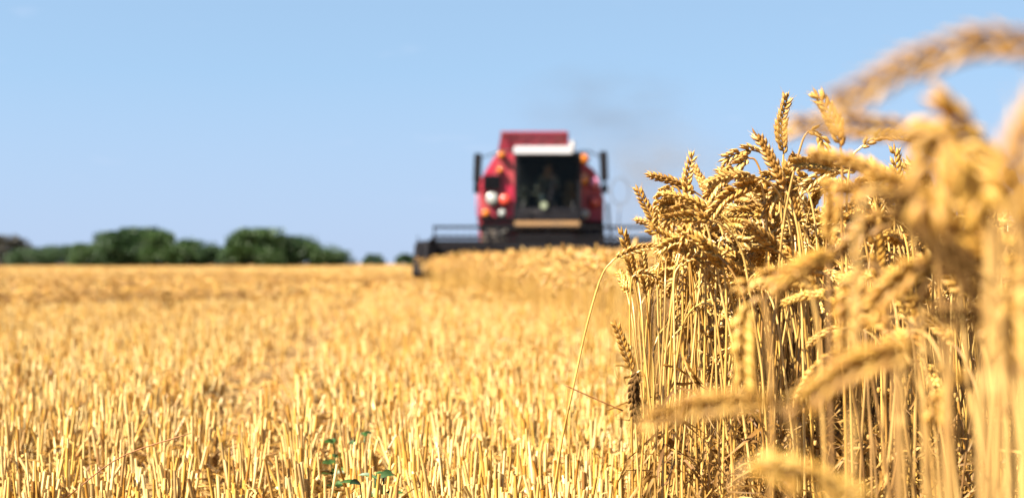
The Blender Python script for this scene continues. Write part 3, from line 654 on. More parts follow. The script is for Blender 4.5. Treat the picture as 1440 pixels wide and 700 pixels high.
# undergrowth: dry tillers and curled leaves at the foot of the stand
mb = MB()
for k in range(14):
    a = random.uniform(0, 6.28); L_ = random.uniform(.08, .22); z0 = random.uniform(0, .35)
    lp = [Vector((cos(a + q) * L_ * q * .7, sin(a + q) * L_ * q * .7, z0 + L_ * (q * random.uniform(.6, 1) - q * q * .8))) for q in np.linspace(0, 1, 6)]
    mb.ribbon(lp, random.uniform(.003, .007), rnd=random.random(), twist=random.uniform(-3, 3))
ub = mb.np(); n = 340; b_ = 2.9 + RNG.random(n) ** 1.3 * 4; a_ = edge(b_) + .07 + RNG.random(n) ** 1.2 * 1.0
o = merged('undergrowth', M_LEAF, [tile(ub, np.stack([a_, b_, np.zeros(n)], 1), RNG.random(n) * 6.28, np.abs(RNG.normal(0, .2, n)), RNG.random(n) * 6.28, .7 + .6 * RNG.random(n))])
tag(o, 'curled dead leaves and thin dry tillers at the foot of the standing wheat', 'undergrowth', kind='stuff')
# closed canopy of the interior of the field, far from its edge
xs = np.arange(0, 60, .35); ys = np.arange(12, 140, .5)
X, Y = np.meshgrid(xs, ys); E = edge(Y)
X = np.maximum(E + 2.6, 1.8) + np.where((Y > 36) & (Y < 62), 2.0, 0) + X
rz_ = RNG.random(X.shape)
Z = .60 + .11 * rz_ + .04 * np.sin(X * .5) * np.cos(Y * .3)
Z[:, 0] = 0.0; Z[:, -1] = 0; Z[0, :] = 0; Z[-1, :] = 0
X = X + RNG.normal(0, .08, X.shape); nx, ny = X.shape[1], X.shape[0]
V = np.stack([X, Y, Z], 2).reshape(-1, 3); I = (np.arange(ny - 1)[:, None] * nx + np.arange(nx - 1)[None, :]).ravel()
L = np.stack([I, I + 1, I + nx + 1, I + nx], 1).ravel()
o = merged('wheat_canopy', M_EAR, [(V, L, np.full(len(I), 4), RNG.random(len(V)))])
tag(o, 'closed canopy of the uncut wheat field stretching away on the right', 'wheat', kind='stuff')

# ------------------------------------------------------------------ small plants in the stubble
def blade(label, pts, wd):
    p0 = P(*pts[0]); foot = Vector((p0.x, p0.y, 0)); mb = MB()
    mb.tube([P(*q) - foot for q in pts] if len(pts) > 3 else [p - foot for p in spline([P(*q) for q in pts], 10)], [wd] * 1 + [wd * .8] * 8 + [wd * .3] if len(pts) <= 3 else wd, 5, .5)
    o = mb.build('dry_grass', M_DRYGRASS, None, loc=foot); tag(o, label, 'dry grass'); return o
blade('thin dark dry grass blade slanting up to the right over the bottom left stubble', [(96, 697, 3.3), (170, 642, 3.3), (270, 608, 3.25)], .0017)
blade('thin dark dry grass blade sloping down to the right across the lone bowing stalk', [(876, 577, 3.1), (832, 558, 3.1), (792, 540, 3.1)], .0016)
o = blade('pale fallen straw lying blurred across the stubble left of the stand', [(738, 490, 7), (758, 488, 7), (800, 503, 7)], .0035); o.data.materials[0] = M_STEM
o.name = 'fallen_straw'; o['category'] = 'straw'
def weed(cx, cy, D, H, n, label, seed):
    rnd = random.Random(seed); foot = P(cx, cy, D); foot.z = 0
    root = empty('weed', foot); tag(root, label, 'weed')
    s_ = MB(); tips = []
    for k in range(n):
        a = rnd.uniform(0, 6.28); top = Vector((cos(a) * .05, sin(a) * .04, H * rnd.uniform(.6, 1)))
        pp = spline([Vector((0, 0, 0)), top * .5 + Vector((cos(a) * .01, 0, 0)), top], 6); s_.tube(pp, .0016, 5, .5); tips.append(pp)
    s_.build('stem', M_WEED, root); l_ = MB()
    for pp in tips:
        for q in (1, 2, 2, 3, 3, 4, 4, 5, 5):
            a = rnd.uniform(0, 6.28); L_ = rnd.uniform(.03, .05)
            c = pp[q]; lp = [c + Vector((cos(a) * L_ * t_, sin(a) * L_ * t_, L_ * (.5 * t_ - .4 * t_ * t_))) for t_ in np.linspace(0, 1, 5)]
            l_.ribbon(lp, rnd.uniform(.009, .016), nrm=(.3, -1, .7), rnd=rnd.random())
    l_.build('leaves', M_WEED, root)
weed(486, 690, 4.4, .22, 4, 'leafy green weed growing among the stubble, the left and blurrier of the two', 3)
weed(532, 720, 3.6, .21, 3, 'leafy green weed among the stubble with a dark pair of leaves at its top', 5)

# ------------------------------------------------------------------ trees on the horizon
def make_tree(px, D, top_px, wpx, kind, label, seed, bush=False, name='tree'):
    rnd = random.Random(seed); s_ = D / FPX
    H = (370 - top_px) * s_ + HC; W = wpx * s_
    root = empty(name, ((px - 720) * s_, D, 0)); tag(root, label, 'tree' if not bush else 'bush', 'trees and bushes of the far hedgerow')
    tr = MB(); th = H * (.30 if not bush else .12)
    tr.tube([(0, 0, -.2), (.1, 0, th), (.15, .1, H * .6), (.1, 0, H * .85)], [H * .035, H * .028, H * .016, H * .005], 8)
    cl = []
    nb = 9 if not bush else 7
    for k in range(nb):
        a = k * 2.4 + rnd.uniform(-.4, .4); z = H * rnd.uniform(.25, .80); r_ = W * .5 * rnd.uniform(.45, .8) * (1.1 - abs(z / H - .45))
        e_ = Vector((cos(a) * r_, sin(a) * r_, z + H * .06)); st_ = Vector((.1, 0, z * .7))
        tr.tube([st_, st_.lerp(e_, .5) + Vector((0, 0, H * .03)), e_], [H * .011, H * .007, H * .003], 5); cl.append((e_, rnd.uniform(.14, .22)))
    for k in range(5): cl.append((Vector((rnd.uniform(-.18, .18) * W, rnd.uniform(-.18, .18) * W, H * rnd.uniform(.68, .84))), rnd.uniform(.12, .18)))
    for k in range(10):
        a = k * 1.3; cl.append((Vector((cos(a) * W * .36, sin(a) * W * .3, H * rnd.uniform(.12, .45))), rnd.uniform(.17, .24)))
    tr.build('trunk', M_BARK, root)
    g_ = np.random.default_rng(seed); pos = []
    for c, q in cl:
        rad = q * (W * .62 + H * .55); n = 420
        v = g_.normal(0, 1, (n, 3)); v /= np.linalg.norm(v, axis=1)[:, None]; rr = rad * (g_.random(n) ** .45)
        p = v * rr[:, None] * np.array([1.1, 1.1, .85]) + np.array(c); pos.append(p[(p[:, 2] > .1) & (p[:, 2] < H)])
    pos = np.concatenate(pos); n = len(pos)
    lf = MB(); lf.add([(-.5, 0, 0), (0, -.3, .05), (.5, 0, 0), (0, .3, .08)], [(0, 1, 2, 3)], 0)
    o = merged('crown', M_FOL[kind], [tile(lf.np(), pos, g_.random(n) * 6.28, g_.random(n) * 2.2, g_.random(n) * 6.28, (.45 + .4 * g_.random(n)) * H / 8)])
    o.parent = root
TR = [(2, 420, 330, 50, 2, 'brownish tree at the far left end of the hedgerow, cut by the picture edge'),
      (48, 410, 349, 50, 0, 'low dark tree filling the dip right of the brownish end tree'),
      (92, 410, 344, 56, 0, 'low rounded dark tree second in line after the brownish one'),
      (132, 400, 342, 44, 1, 'lighter green tree on the left flank of the tallest left clump'),
      (165, 400, 325, 50, 0, 'tall dark tree on the left of the highest left clump'),
      (196, 405, 319, 56, 0, 'highest dark tree of the left clump, its crown the summit'),
      (232, 400, 325, 52, 1, 'tall tree on the right shoulder of the highest left clump'),
      (268, 405, 337, 50, 0, 'dark tree stepping down on the right of the left clump'),
      (304, 405, 346, 44, 0, 'low tree in the saddle between the two highest clumps'),
      (334, 395, 330, 30, 0, 'narrow dark tree at the left edge of the right clump'),
      (362, 395, 320, 52, 1, 'highest light green tree of the right clump'),
      (400, 400, 331, 54, 0, 'rounded dark tree right of the highest light green one'),
      (436, 400, 339, 50, 1, 'lighter tree on the falling right end of the hedgerow'),
      (466, 405, 352, 40, 0, 'last low tree tapering off the right end of the hedgerow')]
for i, (px, D, tp, wp, kd, lb) in enumerate(TR): make_tree(px, D, tp, wp * 1.75, kd, lb, 40 + i)
make_tree(525, 520, 357, 34, 0, 'tiny isolated bush on the horizon between the hedgerow and the harvester', 71, True, 'bush')
make_tree(570, 520, 356, 30, 0, 'tiny bush on the horizon touching the harvester header tip', 72, True, 'bush')

# ------------------------------------------------------------------ combine harvester
def paint(name, col, rough=.4, metal=0, dirt=.35, dcol=(.35, .25, .15), spec=.5):
    m, t, b = mat_new(name); N = t.nodes; K = t.links
    tc_ = N.new('ShaderNodeTexCoord'); n1 = N.new('ShaderNodeTexNoise'); n1.inputs['Scale'].default_value = 2.2; n1.inputs['Detail'].default_value = 7; n1.inputs['Roughness'].default_value = .65
    K.new(tc_.outputs['Object'], n1.inputs[0]); ra = N.new('ShaderNodeValToRGB'); ra.color_ramp.elements[0].position = .42; ra.color_ramp.elements[1].position = .8
    ra.color_ramp.elements[1].color = (dirt * 1.6,) * 3 + (1,)
    K.new(n1.outputs['Fac'], ra.inputs[0]); mx = N.new('ShaderNodeMix'); mx.data_type = 'RGBA'
    K.new(ra.outputs[0], mx.inputs['Factor']); mx.inputs['A'].default_value = (*col, 1); mx.inputs['B'].default_value = (*dcol, 1)
    K.new(mx.outputs['Result'], b.inputs['Base Color']); b.inputs['Roughness'].default_value = rough; b.inputs['Metallic'].default_value = metal
    b.inputs['Specular IOR Level'].default_value = spec
    return m
RED = paint('red_paint', (.27, .003, .026), .45, dirt=.2); DRED = paint('tank_red', (.19, .005, .024), .55, dirt=.15)
WHITE = paint('white_paint', (.36, .37, .40), .6, dirt=.05)
NAVY = paint('dark_metal', (.007, .0065, .008), .85, dirt=.01, spec=.06, dcol=(.12, .09, .06)); BLACK = paint('black_plastic', (.006, .006, .009), .5, dirt=.01, spec=.2)
DUSTY = paint('dusty_plate', (.24, .13, .05), .8, dirt=.5, dcol=(.12, .08, .05)); STEEL = paint('worn_steel', (.30, .27, .24), .45, .6, .3)
TYRE = paint('tyre_rubber', (.025, .023, .022), .85, dirt=.45, dcol=(.22, .15, .09)); RIM = paint('rim_paint', (.62, .58, .48), .5, dirt=.3)
GREY = paint('grey_cloth', (.06, .055, .05), .9, dirt=.1)
def lens(name, col, rough=.15):
    m, t, b = mat_new(name); b.inputs['Base Color'].default_value = (*col, 1); b.inputs['Roughness'].default_value = rough; b.inputs['Coat Weight'].default_value = .6; return m
AMBER = lens('amber_lens', (.42, .12, .01)); CLEAR = lens('clear_lens', (.26, .27, .26)); REDL = lens('red_lens', (.5, .05, .03)); PINK = lens('pink_reflector', (.75, .25, .40))
m, t, b = mat_new('tinted_glass'); N = t.nodes; K = t.links
tb = N.new('ShaderNodeBsdfTransparent'); tb.inputs[0].default_value = (.62, .66, .64, 1); gl = N.new('ShaderNodeBsdfGlossy'); gl.inputs['Roughness'].default_value = .03
fz = N.new('ShaderNodeFresnel'); fz.inputs[0].default_value = 1.18; ms = N.new('ShaderNodeMixShader'); K.new(fz.outputs[0], ms.inputs[0]); K.new(tb.outputs[0], ms.inputs[1]); K.new(gl.outputs[0], ms.inputs[2]); K.new(ms.outputs[0], N['Material Output'].inputs[0])
GLASS = m
CX, CD = .72, 41.0
hv = empty('combine_harvester', (CX, CD, 0)); tag(hv, 'red combine harvester with dark glazed cab and white visor cutting toward the camera', 'combine harvester')
def part(name, mb, mat, par=hv, bevel=.02, smooth=False): return mb.build(name, mat, par, smooth=smooth, bevel=bevel)
# body shells
b_ = MB(); prof = [(-1.50, 1.15), (-1.53, 1.75), (-1.50, 2.65), (-1.10, 3.30), (.74, 3.30), (1.32, 2.88), (1.47, 2.35), (1.47, 1.75), (1.36, 1.15)]
b_.prism(prof, .35, 5.2, 'y'); b_.prism([(x * .92, z) for x, z in prof], 5.2, 6.9, 'y', [(x * .8, 1.2 + (z - 1.15) * .62) for x, z in prof])
body = part('body', b_, RED, bevel=.05)
s_ = MB()
for sx in (-1, 1):
    for k in range(3): s_.bb(sx * 1.50 - .03, sx * 1.50 + .03, .8 + k * 1.45, 2.1 + k * 1.45, 1.25, 2.3)
part('side_panel', s_, RED, body, .02)
g_ = MB(); g_.bb(-1.42, -1.0, .27, .345, 2.42, 2.78); [g_.bb(-1.40 , -1.02, .25, .27, 2.45 + .07 * k, 2.47 + .07 * k) for k in range(5)]
part('grille', g_, BLACK, body, 0)
# grain tank extension
t_ = MB(); a = [(-1.08, .7), (.70, .7), (.70, 3.4), (-1.08, 3.4)]; c_ = [(-.98, .58), (.62, .58), (.62, 3.55), (-.98, 3.55)]
t_.prism(a, 3.303, 3.85, 'z', c_); tank = part('grain_tank', t_, DRED, bevel=.03)
t_ = MB()
for k in range(5): t_.box((-.84 + k * .37, .60, 3.58), (.03, .05, .50))
t_.bb(-1.0, .64, .545, .60, 3.80, 3.86); part('tank_rib', t_, DRED, tank, .008)
# cab
cab = MB(); x0, x1, y0, y1, z0, z1 = -.62, .86, -1.15, .345, 1.70, 3.25
for (xx, yy) in ((x0, y0), (x1, y0), (x0, y1 - .1), (x1, y1 - .1)): cab.box((xx, yy + .05, (z0 + z1) / 2), (.09, .10, z1 - z0))
cab.bb(x0 - .06, x1 + .06, y0 - .02, y1, 1.66, 1.95); cab.bb(x0, x1, .26, .34, 1.95, 3.25); cab.bb(x0 - .02, x1 + .02, y0 + .02, .25, 3.16, 3.25)
cabo = part('cab', cab, BLACK, bevel=.015)
r_ = MB(); r_.bb(x0 - .07, x1 - .16, y0 - .20, .3, 3.252, 3.37); part('roof', r_, WHITE, cabo, .05)
r_ = MB(); r_.bb(x0 - .06, x1 - .17, y0 - .25, y0 - .205, 3.18, 3.36); part('visor', r_, WHITE, cabo, .015)
g_ = MB(); g_.prism([(x0 + .046, 1.952), (x1 - .046, 1.952), (x1 - .046, 3.158), (x0 + .046, 3.158)], y0 + .02, y0 + .035, 'y'); part('windshield', g_, GLASS, cabo, 0)
for xx in (x0, x1):
    g_ = MB(); g_.bb(xx - .008, xx + .008, y0 + .105, .19, 1.952, 3.158); part('side_window', g_, GLASS, cabo, 0)
w_ = MB(); w_.tube([(.1, y0 - .02, 1.97), (.25, y0 - .03, 2.6)], .012, 6); w_.box((.22, y0 - .03, 2.45), (.03, .03, .75), mtx=Matrix.Rotation(.15, 3, 'Y')); part('wiper', w_, BLACK, cabo, 0)
# seat, console and wheel inside
s_ = MB(); s_.bb(-.12, .40, -.35, .12, 2.06, 2.18); s_.bb(-.1, .38, .1, .22, 2.1, 2.75); s_.bb(-.02, .30, -.25, .05, 1.96, 2.06); part('driver_seat', s_, GREY, cabo, .04)
s_ = MB(); s_.tube([Vector((.14 + cos(a) * .19, -.62 + sin(a) * .09, 2.42 + sin(a) * .17)) for a in np.linspace(0, 2 * pi, 19)], .014, 6, cap=False)
s_.tube([(.14, -.80, 1.96), (.14, -.66, 2.35), (.14, -.62, 2.42)], .03, 8); s_.tube([(-.05, -.62, 2.42), (.33, -.62, 2.42)], .012, 6); part('steering_wheel', s_, BLACK, cabo, 0, True)
# emblem plate under the windshield and front cowling
s_ = MB(); s_.tube([(.02, y0 - .075, 1.995), (.02, y0 - .055, 1.995)], .08, 20); e_ = part('emblem_plate', s_, paint('pale_plate', (.20, .24, .16), .4, dirt=.1), cabo, .004); 
s_ = MB(); s_.bb(x0 - .1, x1 + .1, y0 - .05, y1, 1.40, 1.655); part('platform', s_, NAVY, bevel=.02)
s_ = MB()
for xx in (x0 + .16, x1 - .16): s_.tube([(xx, y0 - .06, 1.5), (xx, y0 - .14, 1.7), (xx, y0 - .14, 2.05), (xx, y0 - .03, 2.1)], .018, 6)
s_.tube([(x0 + .16, y0 - .14, 1.86), (x1 - .16, y0 - .14, 1.86)], .016, 6); part('grab_rail', s_, BLACK, cabo, 0, True)
s_ = MB(); s_.bb(.50, .78, -.5, .2, 1.96, 2.42); s_.bb(.55, .75, -.62, -.5, 2.35, 2.60); part('console', s_, DUSTY, cabo, .03)
s_ = MB(); s_.bb(-.52, -.34, -.2, .2, 2.0, 2.5); part('trainer_seat', s_, GREY, cabo, .03)
s_ = MB(); s_.bb(x0 + .05, x1 - .05, .22, .258, 2.30, 2.36); s_.bb(.10, .15, .22, .258, 1.96, 3.15); part('rear_frame', s_, STEEL, cabo, 0)
for k, (xa, xb) in enumerate(((-1.35, -1.2), (-1.1, -1.15), (1.05, 1.2), (1.3, 1.25))):
    s_ = MB(); s_.tube([(xa, .2, 1.5), (xa * .95, -.6, 1.15), (xb * .9, -1.5, 1.0), (xb * .9, -2.0, 1.1)], .03, 6); part('hydraulic_hose', s_, BLACK, hv, 0, True)
# lamps on the shoulders
def lamp(x, z, r, mat, y=.345, sy=1.0, nm='lamp'):
    h_ = MB(); h_.tube([(x, y, z), (x, y - .10, z)], [r * 1.08, r * 1.16], 18); ho = part(nm, h_, BLACK, hv, .005)
    l_ = MB(); l_.tube([(x, y - .102, z), (x, y - .125, z), (x, y - .14, z)], [r, r * .9, r * .4], 18); part('lens', l_, mat, ho, 0, True)
LX = lambda px: (px - 720) / FPX * 40.8 - CX
LZ = lambda py: HC + (370 - py) / FPX * 40.8
for px, py, r, mt in ((705, 216, .09, AMBER), (703, 238, .07, AMBER), (692, 279, .15, CLEAR), (710, 280, .13, REDL), (683, 299, .09, AMBER), (706, 299, .085, CLEAR),
                      (822, 222, .12, AMBER), (820, 250, .16, AMBER), (837, 255, .11, PINK), (837, 283, .12, REDL), (823, 300, .12, CLEAR)):
    lamp(LX(px), LZ(py), r, mt, nm='headlight' if mt is CLEAR else 'lamp')
# bumper boxes carrying the low lamps
s_ = MB(); s_.bb(-1.52, -.68, .20, .34, 1.68, 1.78); s_.bb(-1.50, -.70, .15, .34, 1.38, 1.60); part('bumper', s_, NAVY, bevel=.02)
s_ = MB(); s_.bb(.98, 1.50, .15, .34, 1.38, 1.66); part('bumper', s_, NAVY, bevel=.02)
# mirrors
for px, sgn in ((672, -1), (848, 1)):
    X_ = LX(px); m_ = MB(); m_.box((X_, -.55, LZ(238) + (.05 if sgn > 0 else 0)), (.19, .07, .72), mtx=Matrix.Rotation(-sgn * .04, 3, 'Y'))
    m_.box((X_ + sgn * .02, -.55, LZ(266)), (.15, .06, .25)); mo = part('mirror', m_, BLACK, bevel=.03)
    m_ = MB(); xi = x0 if sgn < 0 else x1
    m_.tube([(X_, -.53, LZ(262)), (X_, -.50, LZ(225)), (xi * .6 + X_ * .4, -.6, LZ(214)), (xi, -1.0, LZ(216))], .02, 6); part('mirror_arm', m_, BLACK, mo, 0, True)
# hoop rail and ladder at the right, ladder and rail at the left
s_ = MB(); cx, cz = LX(873), LZ(268); s_.tube([Vector((cx + cos(a) * .22, .1, cz + sin(a) * .32)) for a in np.linspace(0, 2 * pi, 21)], .013, 6, cap=False); s_.tube([(cx - .22, .1, cz), (1.45, .3, cz)], .013, 6); s_.tube([(cx, .1, cz - .32), (cx - .05, .1, 1.4)], .013, 6); part('handrail', s_, GREY, bevel=0, smooth=True)
s_ = MB()
for yy in (-.15, .25): s_.tube([(1.75, yy, .55), (1.62, yy, 1.5), (1.58, yy, 2.1)], .022, 6)
for k in range(4): s_.bb(1.60 , 1.78, -.15, .25, .6 + k * .27, .63 + k * .27)
part('ladder', s_, GREY, bevel=0)
s_ = MB(); s_.tube([(-1.50, .1, 1.45), (-1.56, .0, 1.9), (-1.56, 0, 2.4), (-1.52, .33, 2.5)], .02, 6); part('handrail', s_, RED, bevel=0, smooth=True)
# wheels
def wheel(x, y, r, wd):
    t_ = MB(); ring = []
    prof_ = [(-.5, .56), (-.5, .86), (-.38, .97), (0, 1.0), (.38, .97), (.5, .86), (.5, .56)]; n = 36; vs_ = []; fs = []
    for k in range(n):
        a = 2 * pi * k / n
        for (u, q) in prof_: vs_.append((x + u * wd, y + cos(a) * r * q, r + sin(a) * r * q))
    m_ = len(prof_)
    for k in range(n):
        for j in range(m_): fs.append((k * m_ + j, k * m_ + (j + 1) % m_, ((k + 1) % n) * m_ + (j + 1) % m_, ((k + 1) % n) * m_ + j))
    t_.add(vs_, fs)
    for k in range(24):
        for sg in (-1, 1):
            a = 2 * pi * (k + (.5 if sg > 0 else 0)) / 24; mt = Matrix.Rotation(a, 3, 'X') @ Matrix.Rotation(sg * .6, 3, 'Z')
            t_.box(Vector((x + sg * wd * .24, y - sin(a) * r * 1.0, r + cos(a) * r * 1.0)), (wd * .55, .06, .07), mtx=mt)
    root = empty('wheel'); root.parent = hv
    part('tyre', t_, TYRE, root, 0); q_ = MB(); q_.tube([(x - wd * .42, y, r), (x - wd * .25, y, r), (x + wd * .25, y, r), (x + wd * .42, y, r)], [r * .56, r * .5, r * .5, r * .56], 28); q_.tube([(x - wd * .5, y, r), (x + wd * .5, y, r)], r * .16, 12); part('rim', q_, RIM, root, .01)
wheel(-1.15, .75, .84, .62); wheel(1.20, .75, .84, .62); wheel(-1.0, 4.9, .55, .38); wheel(1.0, 4.9, .55, .38)
s_ = MB(); s_.bb(-1.0, 1.0, .6, .9, .7, 1.0); s_.bb(-.9, .9, 4.8, 5.0, .45, .65); s_.bb(-.75, .75, .4, 5.6, .95, 1.2); part('chassis', s_, NAVY, bevel=.02)
# feeder house
s_ = MB(); s_.prism([(-1.95, .55), (-1.95, 1.30), (.4, 1.38), (.4, .85)], -.60, .72, 'x'); part('feeder_house', s_, NAVY, bevel=.02)
s_ = MB(); s_.bb(-.66, .86, -1.32, -1.25, 1.45, 1.63); part('dust_board', s_, DUSTY, bevel=.01)
s_ = MB(); s_.tube([(-1.2, 1.6, 2.66), (-1.40, 1.6, 2.66), (-1.50, 1.9, 2.66), (-1.50, 6.6, 2.72), (-1.50, 6.9, 2.5)], .15, 14); part('unloading_auger', s_, RED, bevel=.01)
s_ = MB(); s_.tube([(.9, 4.6, 3.2), (.9, 4.6, 3.75), (.9, 4.75, 3.88)], .06, 10); part('exhaust_pipe', s_, STEEL, bevel=0)
s_ = MB(); s_.prism([(6.4, .9), (6.4, 2.0), (7.5, 1.5), (7.6, .8)], -1.1, 1.1, 'x'); part('straw_hood', s_, NAVY, bevel=.03)
# header
HX0, HX1 = -2.02 - CX, 3.60 - CX
hb = MB(); hb.prism([(-2.0, .36), (-1.95, 1.13), (-1.99, 1.16), (-2.05, 1.13), (-2.10, .45), (-2.9, .33), (-2.9, .30)], HX0, HX1, 'x')
hb.bb(HX0, HX1, -2.08, -1.96, 1.05, 1.17)
header = part('header', hb, NAVY, bevel=0)
s_ = MB(); s_.tube([(HX0 + .1, -2.42, .68), (HX1 - .1, -2.42, .68)], .15, 16)
for side in (-1, 1):
    N_ = 90; L_ = (HX1 - HX0) / 2 - .5; vs_ = []
    for k in range(N_):
        a = k / N_ * 2 * pi * 6 * side; xx = (HX0 + .1 + k / N_ * L_) if side < 0 else (HX1 - .1 - k / N_ * L_)
        vs_ += [(xx, -2.42 + cos(a) * .15, .68 + sin(a) * .15), (xx, -2.42 + cos(a) * .28, .68 + sin(a) * .28)]
    s_.add(vs_, [(2 * k, 2 * k + 1, 2 * k + 3, 2 * k + 2) for k in range(N_ - 1)])
part('auger', s_, NAVY, header, 0, True)
s_ = MB(); s_.bb(HX0, HX1, -2.98, -2.90, .32, .35)
for k in range(72): xx = HX0 + .04 + k * (HX1 - HX0 - .08) / 71; s_.prism([(-2.98, .325), (-3.08, .335), (-2.98, .345)], xx - .012, xx + .012, 'x')
part('cutter_bar', s_, STEEL, header, 0)
for sgn, xx in ((-1, HX0), (1, HX1)):
    s_ = MB(); s_.prism([(-1.9, .40), (-1.9, 1.16), (-2.5, 1.12), (-3.0, .88), (-3.65, .42), (-3.6, .34), (-3.0, .33)], xx - .17, xx + .17, 'x'); dv = part('divider', s_, NAVY, header, .03)
    s_ = MB(); s_.tube([(xx, -3.6, .40), (xx + sgn * .05, -3.0, 1.0), (xx + sgn * .12, -2.2, 1.25)], .018, 6); part('crop_rod', s_, NAVY, dv, 0, True)
    s_ = MB(); s_.box((xx - sgn * .22, -2.45, 1.12), (.06, 1.1, .09), mtx=Matrix.Rotation(-.10, 3, 'X')); part('reel_arm', s_, NAVY, header, .01)
s_ = MB(); AX = (-2.85, .99); RR = .47
s_.tube([(HX0 + .25, AX[0], AX[1]), (HX1 - .25, AX[0], AX[1])], .055, 10)
for k in range(6):
    a = 2 * pi * k / 6 + pi / 2; yy, zz = AX[0] + cos(a) * RR, AX[1] + sin(a) * RR
    s_.box(((HX0 + HX1) / 2, yy, zz), (HX1 - HX0 - .5, .05, .06))
    for j in range(34):
        xx = HX0 + .35 + j * (HX1 - HX0 - .7) / 33; s_.tube([(xx, yy, zz), (xx, yy - .03, zz - .20)], .007, 4)
    for j in range(5):
        xx = HX0 + .28 + j * (HX1 - HX0 - .56) / 4; s_.tube([(xx, AX[0], AX[1]), (xx, yy, zz)], .018, 5)
part('reel', s_, NAVY, header, 0)

# ------------------------------------------------------------------ driver
def skin_body(name, verts, edges, rad, mat, parent, root_i=0, sub=2):
    me = bpy.data.meshes.new(name); me.from_pydata(verts, edges, []); o = bpy.data.objects.new(name, me); C.objects.link(o); o.parent = parent
    md = o.modifiers.new('skin', 'SKIN'); md.use_smooth_shade = True
    sv = me.skin_vertices[0].data if me.skin_vertices else None
    if sv is None:
        bm = bmesh.new(); bm.from_mesh(me); bm.verts.layers.skin.verify(); bm.to_mesh(me); bm.free(); sv = me.skin_vertices[0].data
    for i, r_ in enumerate(rad): sv[i].radius = (r_, r_) if not isinstance(r_, tuple) else r_
    for i in range(len(rad)): sv[i].use_root = (i == root_i)
    s2 = o.modifiers.new('sub', 'SUBSURF'); s2.levels = sub; s2.render_levels = sub
    me.materials.append(mat); return o
SKIN, _, sb_ = mat_new('skin'); sb_.inputs['Base Color'].default_value = (.48, .27, .18, 1); sb_.inputs['Roughness'].default_value = .55
SHIRT = paint('shirt_cloth', (.22, .20, .17), .9, dirt=.1); JEANS = paint('trouser_cloth', (.04, .05, .07), .9, dirt=.1); HAIR = paint('dark_hair', (.03, .02, .015), .7, dirt=0)
pr = empty('person', (CX + .14, CD, 0)); tag(pr, 'person in dark clothes seated at the wheel behind the cab windshield', 'person')
V_ = [(0, -.08, 2.26), (0, -.06, 2.42), (0, -.07, 2.60), (0, -.08, 2.72), (0, -.10, 2.80), (0, -.11, 2.88), (0, -.13, 2.99)]; E_ = [(i, i + 1) for i in range(6)]; Rr = [.15, .145, .16, .13, .06, .075, .095]
Rr[1] = (.15, .11); Rr[2] = (.17, .12)
for sg in (-1, 1):
    i = len(V_); V_ += [(sg * .10, -.14, 2.22), (sg * .13, -.55, 2.24), (sg * .13, -.60, 2.02), (sg * .13, -.68, 1.98)]; Rr += [.095, .07, .05, .035]; E_ += [(0, i), (i, i + 1), (i + 1, i + 2), (i + 2, i + 3)]
    i = len(V_); V_ += [(sg * .19, -.07, 2.68), (sg * .25, -.20, 2.46), (sg * .20, -.46, 2.44), (sg * .185, -.56, 2.46)]; Rr += [.06, .045, .035, .028]; E_ += [(3, i), (i, i + 1), (i + 1, i + 2), (i + 2, i + 3)]
    w0 = i + 3
    for k in range(4):
        j = len(V_); dz = .03 - k * .02; ln = (.030, .036, .034, .026)[k]
        V_ += [(sg * .185, -.595, 2.46 + dz), (sg * .182, -.60 - ln, 2.465 + dz), (sg * .165, -.615 - ln, 2.445 + dz)]; Rr += [.010, .009, .008]; E_ += [(w0, j), (j, j + 1), (j + 1, j + 2)]
    j = len(V_); V_ += [(sg * .165, -.58, 2.49), (sg * .155, -.61, 2.50)]; Rr += [.011, .009]; E_ += [(w0, j), (j, j + 1)]
skin_body('body', V_, E_, Rr, SKIN, pr)
def body_patch(nm, V_, E_, Rr, mt): return skin_body(nm, V_, E_, Rr, mt, pr)
V_ = [(0, -.08, 2.30), (0, -.06, 2.42), (0, -.07, 2.60), (0, -.08, 2.70)]; E_ = [(0, 1), (1, 2), (2, 3)]; Rr = [.165, (.165, .125), (.185, .135), (.14, .11)]
for sg in (-1, 1): i = len(V_); V_ += [(sg * .19, -.07, 2.68), (sg * .25, -.20, 2.46), (sg * .205, -.42, 2.44)]; Rr += [.072, .057, .045]; E_ += [(3, i), (i, i + 1), (i + 1, i + 2)]
body_patch('shirt', V_, E_, Rr, SHIRT)
V_ = [(0, -.08, 2.24), (0, -.08, 2.32)]; E_ = [(0, 1)]; Rr = [.165, .16]
for sg in (-1, 1): i = len(V_); V_ += [(sg * .10, -.14, 2.22), (sg * .13, -.55, 2.24), (sg * .13, -.60, 2.04)]; Rr += [.107, .082, .062]; E_ += [(0, i), (i, i + 1), (i + 1, i + 2)]
body_patch('trousers', V_, E_, Rr, JEANS)
h_ = MB()
vs_, fs = [], []
for i in range(7):
    ph = pi * .62 * i / 6
    for k in range(14):
        a = 2 * pi * k / 14; rr_ = .108 * sin(ph) + .001; drop = 0 if sin(a) > -.3 else .03
        vs_.append((cos(a) * rr_ * .92, -.12 + sin(a) * rr_ * 1.08, 2.985 + cos(ph) * .12 + (drop if i == 6 else 0)))
for i in range(6):
    for k in range(14): fs.append((i * 14 + k, i * 14 + (k + 1) % 14, (i + 1) * 14 + (k + 1) % 14, (i + 1) * 14 + k))
h_.add(vs_, fs); h_.build('hair', HAIR, pr)
f_ = MB(); f_.spindle(Vector((0, -.215, 2.99)), Vector((0, -.25, -1)), Vector((0, -1, 0)), .045, .026, .03, 6, 4); f_.build('nose', SKIN, pr)
f_ = MB(); f_.tube([(-.025, -.214, 2.915), (0, -.222, 2.913), (.025, -.214, 2.915)], [.004, .007, .004], 6); f_.build('mouth', lens('lips', (.35, .12, .1), .5), pr)
